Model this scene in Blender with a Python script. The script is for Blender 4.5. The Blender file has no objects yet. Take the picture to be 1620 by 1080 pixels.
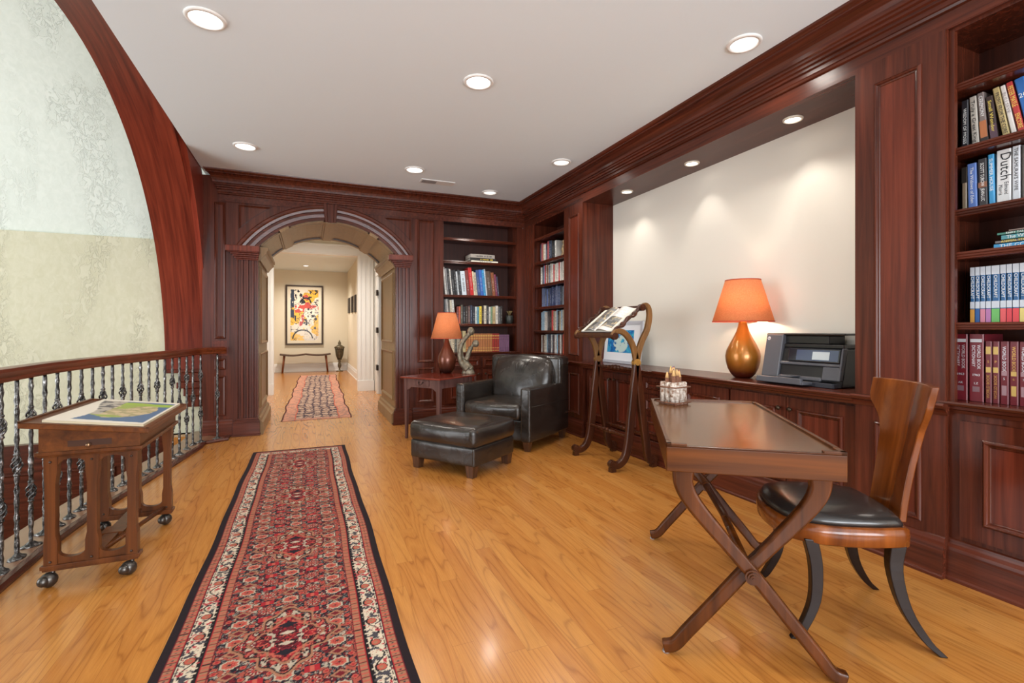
import bpy, bmesh, math, random
import numpy as np
from mathutils import Vector, Matrix
random.seed(7)
PI = math.pi
scene = bpy.context.scene
col = scene.collection

# ------------------------------------------------------------------ camera, light, exposure
CAM_H = 1.18
cd = bpy.data.cameras.new('camera'); cam = bpy.data.objects.new('camera', cd); col.objects.link(cam)
cam.location = (0, 0, CAM_H); cam.rotation_euler = (PI/2, 0, -math.radians(22.78))
cd.sensor_width = 36; cd.lens = 36*769/1620; cd.shift_y = -17/1620; cd.clip_start = .05
scene.camera = cam
vs = scene.view_settings
scene.display_settings.display_device = 'sRGB'
vs.view_transform = 'Standard'; vs.look = 'None'; vs.gamma = 1; vs.use_curve_mapping = False
vs.exposure = 0.18
world = bpy.data.worlds.new('world'); scene.world = world; world.use_nodes = True
bg = world.node_tree.nodes['Background']; bg.inputs[0].default_value = (.80, .90, 1, 1); bg.inputs[1].default_value = 1.0

def light(kind, name, loc, energy, color=(1, 1, 1), size=.1, size_y=None, aim=None, spot=None, blend=.6):
    l = bpy.data.lights.new(name, kind); l.energy = energy; l.color = color
    o = bpy.data.objects.new(name, l); col.objects.link(o); o.location = loc
    if kind == 'AREA':
        l.size = size
        if size_y: l.shape = 'RECTANGLE'; l.size_y = size_y
        else: l.shape = 'DISK'
    else: l.shadow_soft_size = size
    if spot: l.spot_size = math.radians(spot); l.spot_blend = blend
    if aim is not None:
        o.rotation_euler = (Vector(aim)-Vector(loc)).to_track_quat('-Z', 'Y').to_euler()
    return o
# daylight entering through the windows of the room behind the photographer and of the stair hall
for i, x in enumerate((-.35, .95, 2.2)):
    light('AREA', 'window_daylight', (x, -2.93, 1.45), 95, (.90, .95, 1), 1.05, 1.9, (x, 0, 2.75))
light('AREA', 'stair_window_daylight', (-5.35, 3.2, 1.3), 165, (.96, .98, 1), 3.2, 3.4, (.4, 4.2, 2.6))
light('AREA', 'stair_window_daylight', (-3.2, -2.8, 2.4), 24, (.93, .97, 1), 3.0, 3.6, (-2.6, 6, 1.8))
# the recessed ceiling lamps (their visible fittings are built further down)
WARM = (1, .93, .84)
DOWN = [(-.529, 3.177), (1.105, 3.24), (-.547, 5.228), (1.069, 5.275), (2.423, 4.449), (2.121, 5.774), (2.447, 2.18), (-.5, 1.1), (1.1, 1.1)]
for x, y in DOWN:
    light('SPOT', 'downlight_lamp', (x, y, 2.895), 40, WARM, .07, aim=(x, y, 0), spot=150, blend=.9)
for x, y in ((3.0, 2.277), (3.0, 3.207), (3.0, 4.117)):
    light('SPOT', 'soffit_lamp', (x, y, 2.595), 20, (1, .94, .86), .02, aim=(x+.10, y, 0), spot=84, blend=.7)
light('SPOT', 'hall_lamp', (-.048, 14.11, 2.88), 170, WARM, .06, aim=(-.05, 14.4, 0), spot=150, blend=.9)
light('SPOT', 'hall_lamp', (0.1, 11.6, 2.88), 170, WARM, .06, aim=(.1, 11.6, 0), spot=150, blend=.9)
light('SPOT', 'hall_lamp', (0.1, 8.7, 2.97), 190, WARM, .06, aim=(.1, 8.7, 0), spot=160, blend=.9)

# ------------------------------------------------------------------ materials
def lin(r, g, b):
    f = lambda c: (c/255/12.92) if c/255 <= .04045 else ((c/255+.055)/1.055)**2.4
    return (f(r), f(g), f(b))
def newmat(name, color=(.5, .5, .5), rough=.5, metal=0, coat=0, spec=.5, emis=None, estr=0, trans=0, sheen=0):
    m = bpy.data.materials.new(name); m.use_nodes = True
    p = m.node_tree.nodes['Principled BSDF']
    p.inputs['Base Color'].default_value = (*color, 1); p.inputs['Roughness'].default_value = rough
    p.inputs['Metallic'].default_value = metal; p.inputs['Coat Weight'].default_value = coat
    p.inputs['Coat Roughness'].default_value = .12
    p.inputs['Specular IOR Level'].default_value = spec
    p.inputs['Transmission Weight'].default_value = trans
    p.inputs['Sheen Weight'].default_value = sheen
    if emis: p.inputs['Emission Color'].default_value = (*emis, 1); p.inputs['Emission Strength'].default_value = estr
    return m
def N(m, typ, **kw):
    n = m.node_tree.nodes.new(typ)
    for k, v in kw.items():
        if isinstance(k, str) and hasattr(n, k): setattr(n, k, v)
    return n
def L(m, a, b): m.node_tree.links.new(a, b)
def ramp(m, fac, stops):
    r = N(m, 'ShaderNodeValToRGB'); L(m, fac, r.inputs[0]); e = r.color_ramp.elements
    e[0].position = stops[0][0]; e[0].color = (*stops[0][1], 1)
    e[1].position = stops[-1][0]; e[1].color = (*stops[-1][1], 1)
    for p, c in stops[1:-1]:
        q = e.new(p); q.color = (*c, 1)
    return r.outputs[0]
def bump(m, height, strength=.2, dist=.01):
    b = N(m, 'ShaderNodeBump'); b.inputs['Strength'].default_value = strength; b.inputs['Distance'].default_value = dist
    L(m, height, b.inputs['Height']); L(m, b.outputs[0], m.node_tree.nodes['Principled BSDF'].inputs['Normal'])
def coords(m, scale=(1, 1, 1), rot=(0, 0, 0)):
    t = N(m, 'ShaderNodeTexCoord'); mp = N(m, 'ShaderNodeMapping')
    mp.inputs['Scale'].default_value = scale; mp.inputs['Rotation'].default_value = rot
    L(m, t.outputs['Object'], mp.inputs[0]); return mp.outputs[0]
def noise(m, vec, scale=5, detail=4, rough=.5, dist=0):
    n = N(m, 'ShaderNodeTexNoise'); n.inputs['Scale'].default_value = scale; n.inputs['Detail'].default_value = detail
    n.inputs['Roughness'].default_value = rough; n.inputs['Distortion'].default_value = dist
    L(m, vec, n.inputs['Vector']); return n.outputs['Fac']
def wood(name, dark, light_, axis='z', rough=.32, coat=.25, k=1.0, fine=1.0):
    m = newmat(name, dark, rough, coat=coat, spec=.34)
    lo, hi = 1.3*k, 34*k
    s = {'x': (lo, hi, hi), 'y': (hi, lo, hi), 'z': (hi, hi, lo), 'yz': (hi, lo, lo)}[axis]
    v = coords(m, s)
    n1 = noise(m, v, 1.0, 5, .6, .6)
    c = ramp(m, n1, [(.30, dark), (.52, tuple((a+b)/2 for a, b in zip(dark, light_))), (.72, light_)])
    L(m, c, m.node_tree.nodes['Principled BSDF'].inputs['Base Color'])
    bump(m, n1, .05*fine, .004)
    return m
MAH_D, MAH_L = lin(57, 25, 15), lin(99, 46, 30)
mah_z = wood('mahogany_upright', MAH_D, MAH_L, 'z', .24, 0)
mah_x = wood('mahogany_along_x', MAH_D, MAH_L, 'x', .24, 0)
mah_y = wood('mahogany_along_y', MAH_D, MAH_L, 'y', .24, 0)
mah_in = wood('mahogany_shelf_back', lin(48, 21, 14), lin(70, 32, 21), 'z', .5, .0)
mah_bright = wood('mahogany_panel_core', lin(76, 31, 19), lin(112, 50, 33), 'z', .24, .0)
rib_wood = wood('mahogany_rib', lin(84, 27, 18), lin(138, 58, 38), 'yz', .36, .0, .9)
tanwood = wood('olive_tan_reveal_wood', lin(112, 84, 50), lin(140, 108, 68), 'z', .4, .1)
rail_wood = wood('handrail_wood', lin(80, 34, 18), lin(122, 58, 32), 'y', .28, .25)
cart_wood = wood('cart_wood', lin(66, 32, 9), lin(112, 60, 22), 'z', .35, .1, .7)
cart_woodx = wood('cart_wood_across', lin(74, 37, 11), lin(118, 64, 24), 'y', .35, .1, .7)
desk_wood = wood('desk_wood', lin(56, 25, 6), lin(104, 55, 16), 'x', .26, 0, .5)
desk_woodz = wood('desk_leg_wood', lin(50, 22, 5), lin(98, 50, 16), 'z', .24, 0, .5)
chair_veneer = wood('striped_veneer', lin(70, 28, 8), lin(142, 76, 28), 'z', .22, .35, .3)
stand_wood = wood('stand_wood', lin(48, 22, 12), lin(82, 42, 22), 'z', .28, .2, .7)
stand_tan = wood('stand_inner_face', lin(96, 66, 34), lin(134, 94, 52), 'z', .35, .2, .7)
table_red = wood('end_table_top_wood', lin(92, 30, 20), lin(138, 56, 38), 'y', .16, .6, .6)
table_leg = wood('end_table_leg_wood_sheen', lin(84, 54, 50), lin(112, 78, 72), 'z', .25, .5, .6)  # purple-grey tone paints the window's glossy reflection into the wood
bench_wood = wood('bench_wood', lin(96, 46, 22), lin(140, 76, 40), 'z', .4, .1)
dark_leg = newmat('ebonised_leg', lin(26, 15, 12), .22, spec=.3)
knob_m = newmat('knob_bronze', lin(70, 56, 44), .35, .8)

def floor_mat():
    m = newmat('oak_strip_floor', lin(200, 140, 70), .26, coat=.22)
    p = m.node_tree.nodes['Principled BSDF']
    t = N(m, 'ShaderNodeTexCoord'); sep = N(m, 'ShaderNodeSeparateXYZ'); L(m, t.outputs['Object'], sep.inputs[0])
    def M(op, a, b=None):
        n = N(m, 'ShaderNodeMath'); n.operation = op
        for i, q in enumerate((a, b)):
            if q is None: continue
            if isinstance(q, (int, float)): n.inputs[i].default_value = q
            else: L(m, q, n.inputs[i])
        return n.outputs[0]
    W = .083
    xs = M('DIVIDE', sep.outputs[0], W); xi = M('FLOOR', xs); fx = M('FRACT', xs)
    wn = N(m, 'ShaderNodeTexWhiteNoise'); wn.noise_dimensions = '1D'; L(m, xi, wn.inputs['W'])
    ys = M('ADD', M('DIVIDE', sep.outputs[1], 1.15), M('MULTIPLY', wn.outputs['Value'], 7.0))
    yi = M('FLOOR', ys); fy = M('FRACT', ys)
    cmb = N(m, 'ShaderNodeCombineXYZ'); L(m, xi, cmb.inputs[0]); L(m, yi, cmb.inputs[1])
    w2 = N(m, 'ShaderNodeTexWhiteNoise'); w2.noise_dimensions = '2D'; L(m, cmb.outputs[0], w2.inputs['Vector'])
    rnd = w2.outputs['Value']
    # grain coordinates shifted per board
    gv = N(m, 'ShaderNodeCombineXYZ')
    L(m, M('ADD', M('MULTIPLY', sep.outputs[0], 7.5), M('MULTIPLY', rnd, 31.0)), gv.inputs[0])
    L(m, M('ADD', M('MULTIPLY', sep.outputs[1], .62), M('MULTIPLY', rnd, 17.0)), gv.inputs[1])
    n1 = noise(m, gv.outputs[0], 1.0, 1.5, .4, .15)
    rings = M('FRACT', M('MULTIPLY', n1, 13.0))
    tri = M('ABSOLUTE', M('SUBTRACT', rings, .5))
    fv = N(m, 'ShaderNodeCombineXYZ'); L(m, M('MULTIPLY', sep.outputs[0], 260), fv.inputs[0]); L(m, M('MULTIPLY', sep.outputs[1], 9), fv.inputs[1])
    n2 = noise(m, fv.outputs[0], 1.0, 3, .6)
    c1 = ramp(m, tri, [(.0, lin(128, 74, 28)), (.10, lin(180, 118, 54)), (.5, lin(192, 130, 62))])
    c2 = ramp(m, rnd, [(0, lin(172, 108, 48)), (.35, lin(188, 124, 58)), (.75, lin(192, 130, 62)), (1, lin(202, 144, 76))])
    mx = N(m, 'ShaderNodeMix'); mx.data_type = 'RGBA'; mx.inputs[0].default_value = .5
    L(m, c1, mx.inputs[6]); L(m, c2, mx.inputs[7])
    g = N(m, 'ShaderNodeMix'); g.data_type = 'RGBA'; g.blend_type = 'MULTIPLY'; g.inputs[0].default_value = .55
    L(m, mx.outputs[2], g.inputs[6]); L(m, ramp(m, n2, [(.3, (.72, .66, .58)), (.6, (1, 1, 1))]), g.inputs[7])
    seam = M('MAXIMUM', M('GREATER_THAN', M('ABSOLUTE', M('SUBTRACT', fx, .5)), .492), M('GREATER_THAN', M('ABSOLUTE', M('SUBTRACT', fy, .5)), .4992))
    s = N(m, 'ShaderNodeMix'); s.data_type = 'RGBA'; L(m, M('MULTIPLY', seam, .45), s.inputs[0]); L(m, g.outputs[2], s.inputs[6]); s.inputs[7].default_value = (*lin(90, 50, 22), 1)
    L(m, s.outputs[2], p.inputs['Base Color'])
    bump(m, n2, .04, .002)
    return m
oak = floor_mat()

def stucco(name, c1, c2):
    m = newmat(name, c1, .8, spec=.2)
    v = coords(m, (1, 1, .38))
    patch = ramp(m, noise(m, v, 2.6, 2, .5), [(.48, (0, 0, 0)), (.60, (1, 1, 1))])
    v2 = coords(m, (1, 1, .6))
    f0 = noise(m, v2, 19, 4, .6, 1.0); sb = N(m, 'ShaderNodeMath'); sb.operation = 'SUBTRACT'; L(m, f0, sb.inputs[0]); sb.inputs[1].default_value = .5; ab = N(m, 'ShaderNodeMath'); ab.operation = 'ABSOLUTE'; L(m, sb.outputs[0], ab.inputs[0]); mr = N(m, 'ShaderNodeMapRange'); mr.inputs[1].default_value = .0; mr.inputs[2].default_value = .035; mr.inputs[3].default_value = 1; mr.inputs[4].default_value = 0; L(m, ab.outputs[0], mr.inputs[0]); f = mr.outputs[0]
    mul = N(m, 'ShaderNodeMath'); mul.operation = 'MULTIPLY'; L(m, patch, mul.inputs[0]); L(m, f, mul.inputs[1])
    L(m, ramp(m, f0, [(.3, c2), (.7, c1)]), m.node_tree.nodes['Principled BSDF'].inputs['Base Color'])
    bump(m, mul.outputs[0], .6, .008)
    return m
stucco_low = stucco('stucco_yellowish', lin(214, 210, 186), lin(204, 200, 172))
stucco_up = stucco('stucco_pale_green', lin(226, 231, 222), lin(216, 222, 212))
ceil_m = newmat('ceiling_white_paint', lin(230, 240, 245), .7, spec=.2)
cream = newmat('cream_wall_paint', lin(226, 220, 208), .7, spec=.2)
hall_wall = newmat('hall_wall_paint', lin(224, 214, 192), .7, spec=.2)
white_m = newmat('white_trim_paint', lin(232, 230, 226), .4)
white_lens = newmat('lamp_lens_glow', (1, 1, 1), .5, emis=(1, .96, .9), estr=6)
dim_lens = newmat('lamp_lens_dim', (.9, .9, .9), .35, emis=(1, .97, .93), estr=.8)
black_m = newmat('black_plastic', lin(24, 23, 25), .28, coat=.3)
grey_plastic = newmat('charcoal_plastic', lin(84, 84, 90), .38)
grey_plastic2 = newmat('pale_charcoal_plastic', lin(92, 92, 98), .35)
screen_m = newmat('printer_screen_glass', lin(70, 80, 104), .06, coat=.6)
screen_w = newmat('printer_screen_page', lin(190, 200, 205), .2)
paper = newmat('paper', lin(228, 222, 210), .7)
gold = newmat('gold_paint', lin(190, 150, 80), .35, .7)
silver_m = newmat('silver_lettering', lin(200, 200, 205), .35, .3)
hinge_m = newmat('dark_hinge_metal', lin(42, 32, 26), .4, .7)

def leather():
    m = newmat('dark_brown_leather', lin(50, 44, 40), .27, coat=.2)
    v = coords(m)
    a = noise(m, v, 7, 3, .5, .4); b = noise(m, v, 220, 2, .5)
    ad = N(m, 'ShaderNodeMath'); ad.operation = 'MULTIPLY_ADD'; L(m, b, ad.inputs[0]); ad.inputs[1].default_value = .04; L(m, a, ad.inputs[2])
    L(m, ramp(m, a, [(.3, lin(34, 28, 24)), (.7, lin(50, 43, 38))]), m.node_tree.nodes['Principled BSDF'].inputs['Base Color'])
    bump(m, ad.outputs[0], .28, .03); return m
leather_m = leather()
def iron():
    m = newmat('hammered_wrought_iron', lin(96, 94, 92), .36, .75)
    v = coords(m, (1, 1, .6)); n = noise(m, v, 55, 3, .6)
    L(m, ramp(m, n, [(.35, lin(40, 38, 38)), (.55, lin(100, 98, 96)), (.7, lin(190, 190, 190))]), m.node_tree.nodes['Principled BSDF'].inputs['Base Color'])
    bump(m, n, .8, .008); return m
iron_m = iron()
def shade_mat():
    m = newmat('orange_linen_shade', lin(226, 140, 100), .8, spec=.1)
    nt = m.node_tree; p = nt.nodes['Principled BSDF']; out = nt.nodes['Material Output']
    v = coords(m, (1, 1, 1)); n = noise(m, v, 140, 3, .6)
    c = ramp(m, n, [(.35, lin(212, 128, 84)), (.65, lin(230, 154, 106))])
    L(m, c, p.inputs['Base Color'])
    t = N(m, 'ShaderNodeBsdfTranslucent'); t.inputs[0].default_value = (*lin(240, 178, 118), 1)
    x = N(m, 'ShaderNodeMixShader'); x.inputs[0].default_value = .3
    L(m, p.outputs[0], x.inputs[1]); L(m, t.outputs[0], x.inputs[2]); L(m, x.outputs[0], out.inputs[0])
    return m
shade_m = shade_mat()
def vase_mat(name, top, bot, z0, z1):
    m = newmat(name, top, .28, .4, coat=.3)
    t = N(m, 'ShaderNodeTexCoord'); s = N(m, 'ShaderNodeSeparateXYZ'); L(m, t.outputs['Object'], s.inputs[0])
    mr = N(m, 'ShaderNodeMapRange'); mr.inputs[1].default_value = z0; mr.inputs[2].default_value = z1; L(m, s.outputs[2], mr.inputs[0])
    ad = N(m, 'ShaderNodeMath'); ad.operation = 'MULTIPLY_ADD'; L(m, noise(m, coords(m), 9, 3), ad.inputs[0]); ad.inputs[1].default_value = .3; L(m, mr.outputs[0], ad.inputs[2])
    L(m, ramp(m, ad.outputs[0], [(.2, bot), (.34, tuple((a+b_*2)/3 for a, b_ in zip(top, bot))), (.8, top), (1, top)]), m.node_tree.nodes['Principled BSDF'].inputs['Base Color']); return m
vase_gold = vase_mat('bronze_gold_glaze', lin(172, 108, 36), lin(84, 28, 14), .02, .22)
vase_brown = vase_mat('copper_brown_glaze', lin(112, 58, 38), lin(44, 22, 18), .02, .22)
def speckle(name, a, b, sc=60, rough=.6, metal=0):
    m = newmat(name, a, rough, metal)
    n = noise(m, coords(m), sc, 4, .6)
    L(m, ramp(m, n, [(.35, a), (.65, b)]), m.node_tree.nodes['Principled BSDF'].inputs['Base Color']); bump(m, n, .4, .004); return m
bronze_sc = speckle('verdigris_bronze', lin(92, 84, 70), lin(140, 128, 108), 30, .42, .4)
bark = speckle('birch_bark', lin(120, 84, 60), lin(214, 204, 192), 55, .8)
bark_twig = speckle('brown_bark', lin(90, 52, 34), lin(128, 84, 60), 80, .8)
lantern_m = speckle('antique_metal_filigree', lin(70, 62, 48), lin(130, 120, 98), 60, .4, .6)
vc_cache = {}
def vcmat(name, rough=.8, coat=0, sheen=0):
    m = newmat(name, (1, 1, 1), rough, coat=coat, spec=.25, sheen=sheen)
    a = N(m, 'ShaderNodeAttribute'); a.attribute_name = 'pattern'
    L(m, a.outputs['Color'], m.node_tree.nodes['Principled BSDF'].inputs['Base Color']); return m

# ------------------------------------------------------------------ mesh helpers
class B:
    def __init__(s): s.bm = bmesh.new()
    def v(s, p): return s.bm.verts.new(p)
    def face(s, vs, mi=0, sm=False):
        try:
            f = s.bm.faces.new(vs); f.material_index = mi; f.smooth = sm; return f
        except ValueError: return None
    def box(s, x0, x1, y0, y1, z0, z1, mi=0, T=None):
        ps = [(x, y, z) for z in (z0, z1) for y in (y0, y1) for x in (x0, x1)]
        if T: ps = [T(p) for p in ps]
        v = [s.v(p) for p in ps]
        for f in ((0, 2, 3, 1), (4, 5, 7, 6), (0, 1, 5, 4), (2, 6, 7, 3), (0, 4, 6, 2), (1, 3, 7, 5)): s.face([v[i] for i in f], mi)
        return s
    def loops(s, rings, closed=True, cap=True, mi=0, sm=True):
        R = [[s.v(p) for p in r] for r in rings]
        n = len(R[0])
        for a, b in zip(R, R[1:]):
            for i in range(n if closed else n-1):
                j = (i+1) % n; s.face([a[i], a[j], b[j], b[i]], mi, sm)
        if cap and closed:
            s.face(R[0][::-1], mi); s.face(R[-1], mi)
        return s
    def prism(s, pts, f0, f1, mi=0, sm=False):
        """pts 2D; f0/f1 map (a,b)->3D for both ends"""
        return s.loops([[f0(p) for p in pts], [f1(p) for p in pts]], mi=mi, sm=sm)
    def lathe(s, prof, c=(0, 0), n=32, mi=0, cap=True, sx=1, sy=1):
        rings = [[(c[0]+r*sx*math.cos(2*PI*i/n), c[1]+r*sy*math.sin(2*PI*i/n), z) for i in range(n)] for r, z in prof]
        return s.loops(rings, mi=mi, cap=cap)
    def tube(s, pts, rad, n=8, mi=0, flat=None, cap=True):
        pts = [Vector(p) for p in pts]; k = len(pts)
        if not hasattr(rad, '__len__'): rad = [rad]*k
        rings = []; up = None
        for i, p in enumerate(pts):
            t = (pts[min(i+1, k-1)]-pts[max(i-1, 0)]).normalized()
            if up is None:
                up = Vector((0, 0, 1)) if abs(t.z) < .9 else Vector((1, 0, 0))
            u = t.cross(up).normalized(); w = u.cross(t).normalized(); up = w
            r = rad[i]; ru, rw = (r, r) if not hasattr(r, '__len__') else r
            rings.append([p+u*ru*math.cos(2*PI*j/n)+w*rw*math.sin(2*PI*j/n) for j in range(n)])
        return s.loops(rings, mi=mi, cap=cap)
    def sphere(s, c, r, n=16, mi=0, sc=(1, 1, 1)):
        prof = []
        rings = []
        for i in range(1, n//2):
            a = PI*i/(n//2); rings.append([(c[0]+r*sc[0]*math.sin(a)*math.cos(2*PI*j/n), c[1]+r*sc[1]*math.sin(a)*math.sin(2*PI*j/n), c[2]+r*sc[2]*math.cos(a)) for j in range(n)])
        R = [[s.v(p) for p in q] for q in rings]
        for a, b in zip(R, R[1:]):
            for i in range(n): s.face([a[i], b[i], b[(i+1) % n], a[(i+1) % n]], mi, True)
        t = s.v((c[0], c[1], c[2]+r*sc[2])); b_ = s.v((c[0], c[1], c[2]-r*sc[2]))
        for i in range(n):
            s.face([t, R[0][i], R[0][(i+1) % n]], mi, True); s.face([b_, R[-1][(i+1) % n], R[-1][i]], mi, True)
        return s
    def mould(s, F, u0, u1, v0, v1, prof, mi=0):
        """picture-frame moulding: prof = [(inset, height)...] on the plane of frame F"""
        rings = []
        for d, h in prof:
            rings.append([F(u0+d, v0+d, h), F(u1-d, v0+d, h), F(u1-d, v1-d, h), F(u0+d, v1-d, h)])
        R = [[s.v(p) for p in r] for r in rings]
        for a, b in zip(R, R[1:]):
            for i in range(4): s.face([a[i], a[(i+1) % 4], b[(i+1) % 4], b[i]], mi)
        return s
    def fill(s, F, u0, u1, v0, v1, h=0, mi=0):
        s.face([s.v(F(a, b, h)) for a, b in ((u0, v0), (u1, v0), (u1, v1), (u0, v1))], mi); return s
    def obj(s, name, mats, parent=None, loc=(0, 0, 0), rz=0, bevel=0, seg=2, smooth=None, sub=0):
        bmesh.ops.remove_doubles(s.bm, verts=s.bm.verts, dist=1e-6) if smooth == 'weld' else None
        bmesh.ops.recalc_face_normals(s.bm, faces=s.bm.faces)
        me = bpy.data.meshes.new(name); s.bm.to_mesh(me); s.bm.free()
        for m in (mats if isinstance(mats, (list, tuple)) else [mats]): me.materials.append(m)
        o = bpy.data.objects.new(name, me); col.objects.link(o)
        o.location = loc; o.rotation_euler = (0, 0, rz)
        if parent is not None: o.parent = parent
        if bevel:
            b = o.modifiers.new('bevel', 'BEVEL'); b.width = bevel; b.segments = seg; b.limit_method = 'ANGLE'; b.angle_limit = math.radians(40)
        if sub:
            q = o.modifiers.new('sub', 'SUBSURF'); q.levels = sub; q.render_levels = sub
        return o
MF = [(0, 0), (0, .006), (.005, .013), (.010, .016), (.016, .013), (.020, .006), (.026, .004), (.030, 0)]
def frame(o, u, v, n):
    o, u, v, n = Vector(o), Vector(u), Vector(v), Vector(n)
    return lambda a, b, c=0: tuple(o+u*a+v*b+n*c)
FB = frame((0, 6.25, 0), (1, 0, 0), (0, 0, 1), (0, -1, 0))     # back wall face, u = x
FR = frame((2.80, 0, 0), (0, 1, 0), (0, 0, 1), (-1, 0, 0))     # right wall face, u = y
def empty(name, loc=(0, 0, 0), rz=0, label=None, cat=None, group=None):
    o = bpy.data.objects.new(name, None); col.objects.link(o); o.location = loc; o.rotation_euler = (0, 0, rz)
    o.empty_display_size = .05
    if label: tag(o, label, cat, group)
    return o
def tag(o, label, cat, group=None):
    o['label'] = label; o['category'] = cat
    if group: o['group'] = group
    return o
def struct(o): o['kind'] = 'structure'; return o
def grid_paint(name, w, h, nx, ny, func, mat, parent=None, z=0, warp=None):
    """flat sheet in local xy (0..w, 0..h) with a pattern attribute computed per vertex"""
    X, Y = np.meshgrid(np.linspace(0, w, nx+1), np.linspace(0, h, ny+1))
    x, y = X.ravel(), Y.ravel()
    c = func(x, y); zz = np.full_like(x, z)
    px, py = x.copy(), y.copy()
    if warp is not None: px, py, zz = warp(x, y, zz)
    co = np.stack([px, py, zz], 1).astype(np.float32)
    i = np.arange(nx*ny); a = (i//nx)*(nx+1)+i % nx
    faces = np.stack([a, a+1, a+nx+2, a+nx+1], 1).astype(np.int32)
    me = bpy.data.meshes.new(name)
    me.vertices.add(len(co)); me.vertices.foreach_set('co', co.ravel())
    me.loops.add(faces.size); me.loops.foreach_set('vertex_index', faces.ravel())
    me.polygons.add(len(faces)); me.polygons.foreach_set('loop_start', np.arange(0, faces.size, 4, dtype=np.int32))
    me.update(calc_edges=True); me.validate()
    at = me.color_attributes.new('pattern', 'FLOAT_COLOR', 'POINT')
    cc = np.ones((len(co), 4), np.float32); cc[:, :3] = c; at.data.foreach_set('color', cc.ravel())
    me.materials.append(mat)
    o = bpy.data.objects.new(name, me); col.objects.link(o)
    if parent is not None: o.parent = parent
    return o
def npnoise(seed, x, y, s):
    r = np.random.RandomState(seed); tot = 0; a = 1.
    for k in range(4):
        g = r.rand(64, 64); fx, fy = x/s, y/s
        xi, yi = np.floor(fx).astype(int), np.floor(fy).astype(int); u, v = fx-xi, fy-yi
        u = u*u*(3-2*u); v = v*v*(3-2*v)
        G = lambda i, j: g[i % 64, j % 64]
        tot = tot+a*((G(xi, yi)*(1-u)+G(xi+1, yi)*u)*(1-v)+(G(xi, yi+1)*(1-u)+G(xi+1, yi+1)*u)*v)
        a *= .5; s *= .5
    return tot/1.875
_font_n = 0
def text(s, size, mat, M4, parent, name='lettering', wmax=None, depth=.0004, bold=0, align='CENTER'):
    cu = bpy.data.curves.new('t', 'FONT'); cu.body = s; cu.size = size; cu.extrude = depth; cu.offset = bold
    cu.align_x = align; cu.align_y = 'CENTER'; cu.resolution_u = 2
    t = bpy.data.objects.new('t', cu); me = bpy.data.meshes.new_from_object(t)
    bpy.data.objects.remove(t); bpy.data.curves.remove(cu)
    if wmax:
        xs = [v.co.x for v in me.vertices]
        if xs:
            w = max(xs)-min(xs)
            for v in me.vertices: v.co.x *= wmax/w
    me.transform(M4); me.name = name; me.materials.clear(); me.materials.append(mat)
    o = bpy.data.objects.new(name, me); col.objects.link(o); o.parent = parent; return o
def basis(o, x, y, n):
    M = Matrix.Identity(4)
    for i, a in enumerate((x, y, n, o)):
        for j in range(3): M[j][i] = a[j]
    return M

# ================================================================== STRUCTURE
CZ = 2.93
# floor (balcony edge follows the railing)
edge = [(-1.25, -3), (-1.26, 1.0), (-1.295, 2.95), (-1.30, 3.45), (-1.27, 3.9), (-1.20, 4.35), (-1.10, 5.0), (-1.0, 5.7), (-.99, 5.90), (-.80, 6.02), (-.80, 6.40)]
b = B()
poly = edge+[(-1.45, 6.4), (-1.45, 16), (3.3, 16), (3.3, -3)]
b.prism(poly, lambda p: (p[0], p[1], -.28), lambda p: (p[0], p[1], 0)); struct(b.obj('floor', oak))
# kerb under the balustrade is part of the railing (below)
# ceiling
b = B(); b.box(-1.055, 3.3, -3, 6.6, CZ, CZ+.25)
struct(b.obj('ceiling', ceil_m))
b = B(); b.box(-1.05, -1.01, -3, 6.6, CZ+.01, 5.2); struct(b.obj('wall_above_balcony', stucco_up))
# window wall behind the photographer
b = B(); b.box(-1.3, 3.3, -3.12, -3, -.28, .45); b.box(-1.3, 3.3, -3.12, -3, 2.45, CZ)
for x0, x1 in ((-1.3, -.9), (.2, .4), (1.5, 1.7), (2.75, 3.3)): b.box(x0, x1, -3.12, -3, .45, 2.45)
struct(b.obj('wall_front', cream))
for i, (x0, x1) in enumerate(((-.9, .2), (.4, 1.5), (1.7, 2.75))):
    b = B(); 
    for k in range(4):
        xx = x0+(x1-x0)*k/3; b.box(xx-.018, xx+.018, -3.09, -3.04, .45, 2.45)
    for k in range(5):
        zz = .45+2*k/4; b.box(x0, x1, -3.085, -3.045, zz-.016, zz+.016)
    struct(b.obj('window_%d' % (i+1), white_m))
# outer right wall and niche wall
b = B(); b.box(3.2, 3.32, -3, 16, -.28, CZ+.2); struct(b.obj('wall_right', cream))

# --- stair hall
b = B(); b.box(-5.6, -1.06, 6.65, 6.8, 0.0, 2.22)
struct(b.obj('wall_stair_far', stucco_low))
b = B()
prof = [(6.65, 2.22)]+[(3.9+2.78*math.cos(a), 2.22+2.7*math.sin(a)) for a in [PI/2*k/20 for k in range(0, 21)]]+[(-3, 4.92)]
prof = [(6.652, 2.215)]+prof[1:]
pr2 = [(y, z+.1) if y < 6 else (y+.12, z) for y, z in prof][::-1]
b.prism(prof+pr2, lambda p: (-5.6, p[0], p[1]), lambda p: (-1.06, p[0], p[1]), sm=False)
struct(b.obj('ceiling_stair_vault', stucco_up))
b = B(); b.box(-5.7, -5.6, -3, 6.8, -2.8, .6); b.box(-5.7, -5.6, -3, 1.2, .6, 4.0); b.box(-5.7, -5.6, 5.2, 6.8, .6, 4.0); b.box(-5.7, -5.6, -3, 6.8, 4.0, 5.1)
struct(b.obj('wall_stair_left', stucco_low))
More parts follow.
